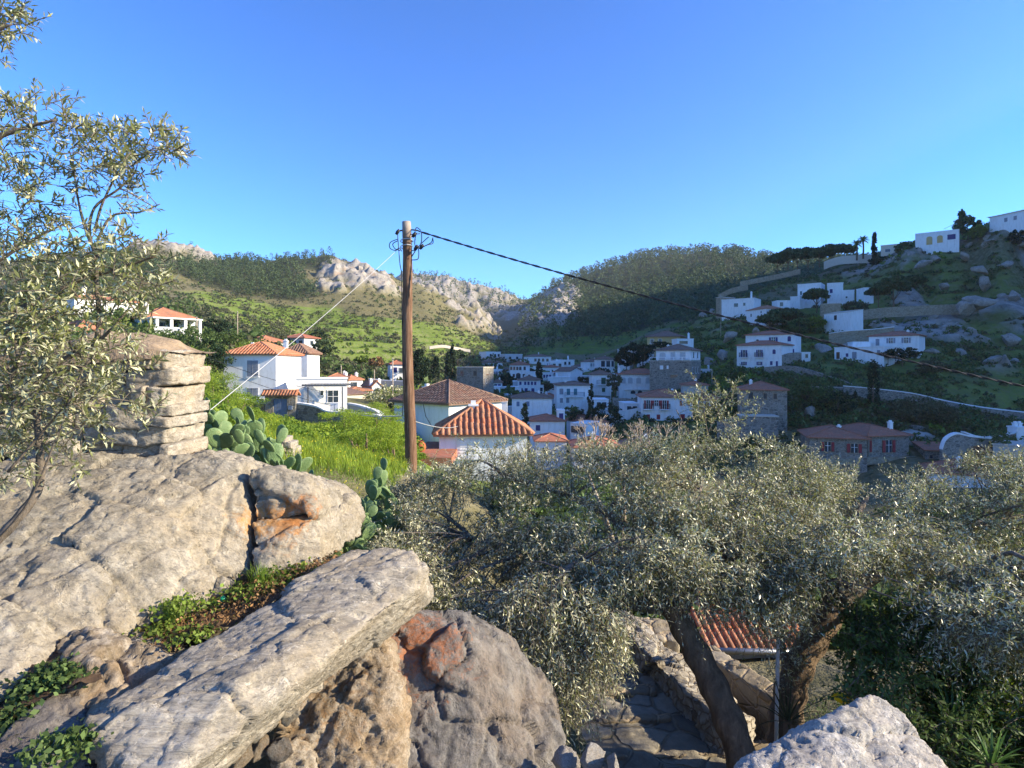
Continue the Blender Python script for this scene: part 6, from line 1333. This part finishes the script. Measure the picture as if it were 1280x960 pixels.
sprays(C, RNG.normal(0,.7,C.shape)+np.array([0,-.2,-.4]), RNG.uniform(.14,.3,len(C)), 20, .048, .006, .5, 'low_sprays', 'olive', g, o0=T2)
# --- broad leaved shrub, lower right
g0 = P(1180,960,4.9); g = empty('bay_shrub', g0); tag(g, 'dense dark green broad leaved shrub in the lower right corner', 'shrub')
C, t, u = crown_fill(2600, 1060, 1400, ([1010,1060,1120,1200,1300,1400],[790,770,770,770,790,790]), ([1010,1060,1120,1200,1300,1400],[900,870,920,1000,1010,1010]), ([1010,1400],[5.0,4.9],[4.3,4.0]), .35, 45, -.2)
sprays(C, RNG.normal(0,.6,C.shape)+np.array([0,-.2,.45]), RNG.uniform(.14,.34,len(C)), 16, .062, .012, .2, 'foliage', 'bush', g, o0=g0)
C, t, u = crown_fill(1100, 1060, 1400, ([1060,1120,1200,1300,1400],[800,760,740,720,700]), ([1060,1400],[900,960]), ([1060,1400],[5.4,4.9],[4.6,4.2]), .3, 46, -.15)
sprays(C, RNG.normal(0,.6,C.shape)+np.array([0,-.2,.45]), RNG.uniform(.12,.26,len(C)), 16, .05, .008, .2, 'sun_tinted_shoots', 'euphorbia', g, o0=g0)  # bright yellow green leaf colour stands in for sun on these shoots
b = MB()
for px, py, tx, ty in [(1150,1000,1130,830),(1200,1010,1230,800),(1260,1010,1280,820),(1100,950,1080,820),(1180,1000,1190,850)]:
    q = catmull([P(px,py,5.0)-g0, P((px+tx)/2+10,(py+ty)/2,5.2)-g0, P(tx,ty,5.4)-g0], 5); b.tube(q, [.03*(1-.7*i/(len(q)-1)) for i in range(len(q))], 6)
b.build('stems', M['bark'], g, True)
# strap leaved plant
def rosette(px, py, Y, n, L, w, label, mat='palmleaf'):
    o0 = P(px, py, Y); g = empty('strap_leaf_plant', o0); tag(g, label, 'plant'); b = MB()
    for k in range(n):
        a = k*2.39996; el = 1.35-1.0*(k/n); c = Vector((math.cos(a), math.sin(a), 0)); s = Vector((-c.y, c.x, 0)); pts = []; l = L*random.uniform(.7,1.15)
        for j in range(6):
            t = j/5*l; pts.append(c*t*math.cos(el)+Vector((0,0,t*math.sin(el)-.35*t*t/l*(.4+k/n))))
        for j in range(5):
            w0, w1 = w*(1,1.15,1,.8,.5,.05)[j], w*(1,1.15,1,.8,.5,.05)[j+1]
            b.add([pts[j]-s*w0+Vector((0,0,w0*.35)), pts[j], pts[j+1], pts[j+1]-s*w1+Vector((0,0,w1*.35))], [(0,1,2,3)]); b.add([pts[j], pts[j]+s*w0+Vector((0,0,w0*.35)), pts[j+1]+s*w1+Vector((0,0,w1*.35)), pts[j+1]], [(0,1,2,3)])
    b.build('leaves', M[mat], g); bb = MB(); bb.tube([(0,0,-.5),(0,0,.04)], .035, 7); bb.build('stem', M['bark'], g)
rosette(1190,905,4.3,36,.36,.008,'spiky strap leaved plant between the pale boulder and the shrub'); rosette(1240,960,3.9,30,.3,.008,'smaller strap leaved plant at the bottom right edge'); rosette(985,905,5.0,30,.42,.007,'arching dry grass like clump at the foot of the right olive', 'bush_dull')
# weeds on the slope below the right olive
X, Yy = polar(1800, 900, 1300, 4.4, 7.5); Z = terrain_h(X, Yy); k = RNG.uniform(0,1,1800) < .8; C = np.stack([X, Yy, Z], -1)[k]
D = RNG.normal(0,.5,C.shape)+np.array([0,0,1.]); g = empty('undergrowth', C.mean(0)); tag(g, 'tangled green undergrowth on the ground below the right olive', 'undergrowth', kind='stuff')
sprays(C, D, RNG.uniform(.12,.4,len(C)), 12, .05, .01, .2, 'leaves', 'bush', g, o0=C.mean(0))
# dark shrubs filling the slope behind the olives
X, Yy = polar(3000, 640, 1500, 12, 64); k = ~((X/Yy*F+640 < 700) & (Yy > 22)); X, Yy = X[k], Yy[k]; n = len(X)
scatter('bank_thicket', 'dark thicket covering the steep bank behind the olive trees', 'bush', X, Yy, RNG.uniform(.5,1.3,n)*1.1, RNG.uniform(.8,1.4,n)*1.4, 90, 'thicket')
# --- bare tree behind the crown
o0 = P(770,640,8.6); g = empty('bare_tree', o0); tag(g, 'pale leafless branching shrub rising behind the olive crown', 'bare tree'); b = MB(); random.seed(5)
def grow(p, d, l, r, depth):
    q = p+d*l; m = (p+q)/2+Vector((random.uniform(-.05,.05),random.uniform(-.05,.05),random.uniform(-.03,.03)))*l*2
    b.tube([p-o0, m-o0, q-o0], [r, r*.85, r*.7], 5)
    if depth == 0: return
    for k in range(2+(random.random() < .45)):
        e = d*.8+Vector((random.uniform(-.75,.75), random.uniform(-.6,.6), random.uniform(-.05,.6))); e.normalize(); grow(q, e, l*random.uniform(.6,.9), r*.66, depth-1)
for px, py in [(735,590),(752,585),(780,590),(800,588),(825,590),(765,600),(810,600)]:
    grow(P(px, py, 8.6+random.uniform(-.4,.4)), Vector((random.uniform(-.35,.35), 0, 1)).normalized(), .24, .019, 4)
for px in (735,780,825): b.tube([P(780,720,8.6)-o0, P((px+780)/2,650,8.6)-o0, P(px,592,8.6)-o0], [.05,.035,.02], 6)
b.build('branches', M['bark_dry'], g, True)
# --- left olive, close to the camera
T3 = P(-140,760,3.2); g = empty('olive_tree', T3); tag(g, 'young olive tree with thin grey branches and warm leaves at the left edge', 'olive tree', 'olive trees of the foreground')
limbs(g, T3, [([(-150,800,3.1),(-120,700,3.2),(-90,600,3.2),(-80,500,3.3)], .07, .05)], 'trunk', 'bark_olive', 12)
m3 = [([(-90,740,3.2),(-20,690,3.1),(20,650,3.1),(48,610,3.15),(50,560,3.2),(46,510,3.25),(55,470,3.3),(95,440,3.3)], .03, .012),
      ([(-85,520,3.3),(-30,410,3.3),(40,380,3.3),(95,352,3.35),(150,335,3.4),(195,320,3.4)], .022, .006),
      ([(95,440,3.3),(118,432,3.3),(124,395,3.3),(120,350,3.35),(122,320,3.35),(112,295,3.4),(118,260,3.4),(150,235,3.4),(170,215,3.4)], .016, .004),
      ([(118,432,3.3),(140,410,3.3),(165,380,3.3),(178,350,3.3)], .01, .003), ([(120,320,3.35),(105,280,3.4),(96,240,3.4),(92,205,3.4)], .01, .003), ([(122,300,3.4),(140,270,3.4),(175,265,3.4),(200,255,3.4)], .008, .003),
      ([(-80,500,3.3),(-60,380,3.2),(-40,250,3.1),(-10,180,3.1),(30,160,3.1),(70,150,3.1)], .03, .005), ([(-60,350,3.2),(-10,330,3.2),(40,300,3.2),(80,280,3.2)], .014, .004), ([(-50,250,3.1),(-50,100,3.0),(-20,50,3.0),(15,30,3.0)], .02, .004),
      ([(118,290,3.4),(130,250,3.4),(160,200,3.4),(200,190,3.4)], .008, .003), ([(-20,690,3.1),(40,620,3.0),(95,480,3.0),(120,440,3.0)], .006, .003), ([(10,590,3.0),(70,520,3.0),(110,470,3.0)], .007, .003),([(-60,560,3.2),(0,520,3.1),(60,470,3.1),(150,450,3.1)], .014, .004),([(-60,600,3.1),(10,480,3.0),(20,430,3.0),(-10,380,3.0)], .014, .004)]
limbs(g, T3, m3, n=7)
Cs = []; Ds = []
for px, py, r, n in [(0,25,22,26),(22,30,14,10),(-10,60,14,8),(20,150,26,30),(60,150,24,26),(90,165,18,16),(-5,190,24,22),(150,185,26,34),(190,178,18,24),(212,188,12,16),(120,190,26,26),(165,205,24,22),(100,215,20,14),(10,235,26,30),(50,255,26,20),(20,280,34,36),(75,300,18,10),(110,310,16,12),(150,320,26,22),(95,345,26,24),(40,330,34,34),(60,370,34,34),
                      (0,340,40,46),(190,325,20,12),(140,350,24,18),(30,400,50,80),(100,400,34,32),(150,385,24,16),(185,370,20,10),(20,450,55,85),(80,470,50,60),(135,450,30,18),(50,500,50,50),(110,510,40,22),(150,490,28,10),(-20,520,60,90),(20,545,34,22),(165,455,20,5),(185,520,24,4),(100,535,22,12),(0,580,28,16),(92,575,14,6),(60,215,22,12),(165,280,20,10),(140,240,24,16),(170,470,30,5)]:
    for _ in range(int(n*1.2*(.75 if py < 360 else 1))):
        a = RNG.uniform(0, 6.28); q = r*math.sqrt(RNG.uniform()); Y = 3.25+RNG.uniform(-.28,.28)*(r/30)
        Cs.append(P(px+q*math.cos(a), py+q*math.sin(a), Y)); Ds.append((math.cos(a)*.6+RNG.normal(0,.5)+.2, RNG.normal(-.1,.5), -math.sin(a)*.6+RNG.normal(.25,.4)))
C = np.array(Cs); D = np.array(Ds); sprays(C, D, RNG.uniform(.07,.17,len(C)), 13, .058, .007, .15, 'crown', 'olive_warm', g, o0=T3)
sublimbs(g, T3, m3, C[::5], .0036)
# ------------------------------------------------------------------ light, sky, camera
w = bpy.data.worlds.new('World'); SC.world = w; w.use_nodes = True; t = w.node_tree; t.nodes.clear()
sk = t.nodes.new('ShaderNodeTexSky'); sk.sky_type = 'NISHITA'; sk.sun_disc = False; sk.sun_elevation = SUN_EL; sk.sun_rotation = SUN_AZ
sk.air_density = 1.0; sk.dust_density = .25; sk.ozone_density = 3.5; sk.altitude = 50
hs = t.nodes.new('ShaderNodeHueSaturation'); hs.inputs['Saturation'].default_value = 1.0; hs.inputs['Hue'].default_value = .503; hs.inputs['Value'].default_value = 1.0
bg = t.nodes.new('ShaderNodeBackground'); bg.inputs[1].default_value = .15; wo = t.nodes.new('ShaderNodeOutputWorld')
t.links.new(sk.outputs[0], hs.inputs['Color']); gm = t.nodes.new('ShaderNodeGamma'); gm.inputs[1].default_value = 1.25
def vmul(a, k):
    v = t.nodes.new('ShaderNodeVectorMath'); v.operation = 'SCALE'; v.inputs[3].default_value = k; t.links.new(a, v.inputs[0]); return v.outputs[0]
t.links.new(vmul(hs.outputs[0], 1/2.6), gm.inputs[0]); skc = vmul(gm.outputs[0], 2.6)
tn = t.nodes.new('ShaderNodeMix'); tn.data_type = 'RGBA'; tn.blend_type = 'MULTIPLY'; tn.inputs[0].default_value = 1; tn.inputs[7].default_value = (.26,.47,.7,1); t.links.new(skc, tn.inputs[6]); t.links.new(tn.outputs[2], bg.inputs[0]); t.links.new(bg.outputs[0], wo.inputs[0])
ld = bpy.data.lights.new('sun', 'SUN'); ld.energy = 4.0; ld.angle = R(.5); ld.color = (1,.86,.63)
lo = bpy.data.objects.new('sun', ld); COL.objects.link(lo)
d = Vector((math.sin(SUN_AZ)*math.cos(SUN_EL), math.cos(SUN_AZ)*math.cos(SUN_EL), math.sin(SUN_EL)))
lo.rotation_euler = d.to_track_quat('Z', 'Y').to_euler()
cd = bpy.data.cameras.new('camera'); cam = bpy.data.objects.new('camera', cd); COL.objects.link(cam); SC.camera = cam
cam.location = (0,0,0); cam.rotation_euler = (R(90),0,0); cd.sensor_width = 36; cd.lens = 36*F/1280; cd.shift_y = -(480-HY)/1280
cd.clip_start = .05; cd.clip_end = 8000
SC.view_settings.view_transform = 'Standard'; SC.view_settings.look = 'None'; SC.view_settings.gamma = 1; SC.view_settings.exposure = 1.6
SC.view_settings.use_curve_mapping = False
SC.cycles.max_bounces = 6; SC.cycles.diffuse_bounces = 3; SC.cycles.transmission_bounces = 3; SC.cycles.use_denoising = True

# air: one closed box of thin even haze round everything
hm = bpy.data.materials.new('air'); hm.use_nodes = True; ht = hm.node_tree; ht.nodes.clear(); ho = ht.nodes.new('ShaderNodeOutputMaterial'); pv = ht.nodes.new('ShaderNodeVolumePrincipled')
pv.inputs['Color'].default_value = (.85,.92,1,1); pv.inputs['Density'].default_value = .0001; pv.inputs['Anisotropy'].default_value = .2; ht.links.new(pv.outputs[0], ho.inputs['Volume'])
b = MB(); b.box(-2250, 2250, -2250, 2250, -60, 340); o = b.build('haze', hm); tag(o, 'thin bluish air over the whole valley', None, None, 'stuff')
SC.cycles.volume_bounces = 0; SC.cycles.volume_max_steps = 64
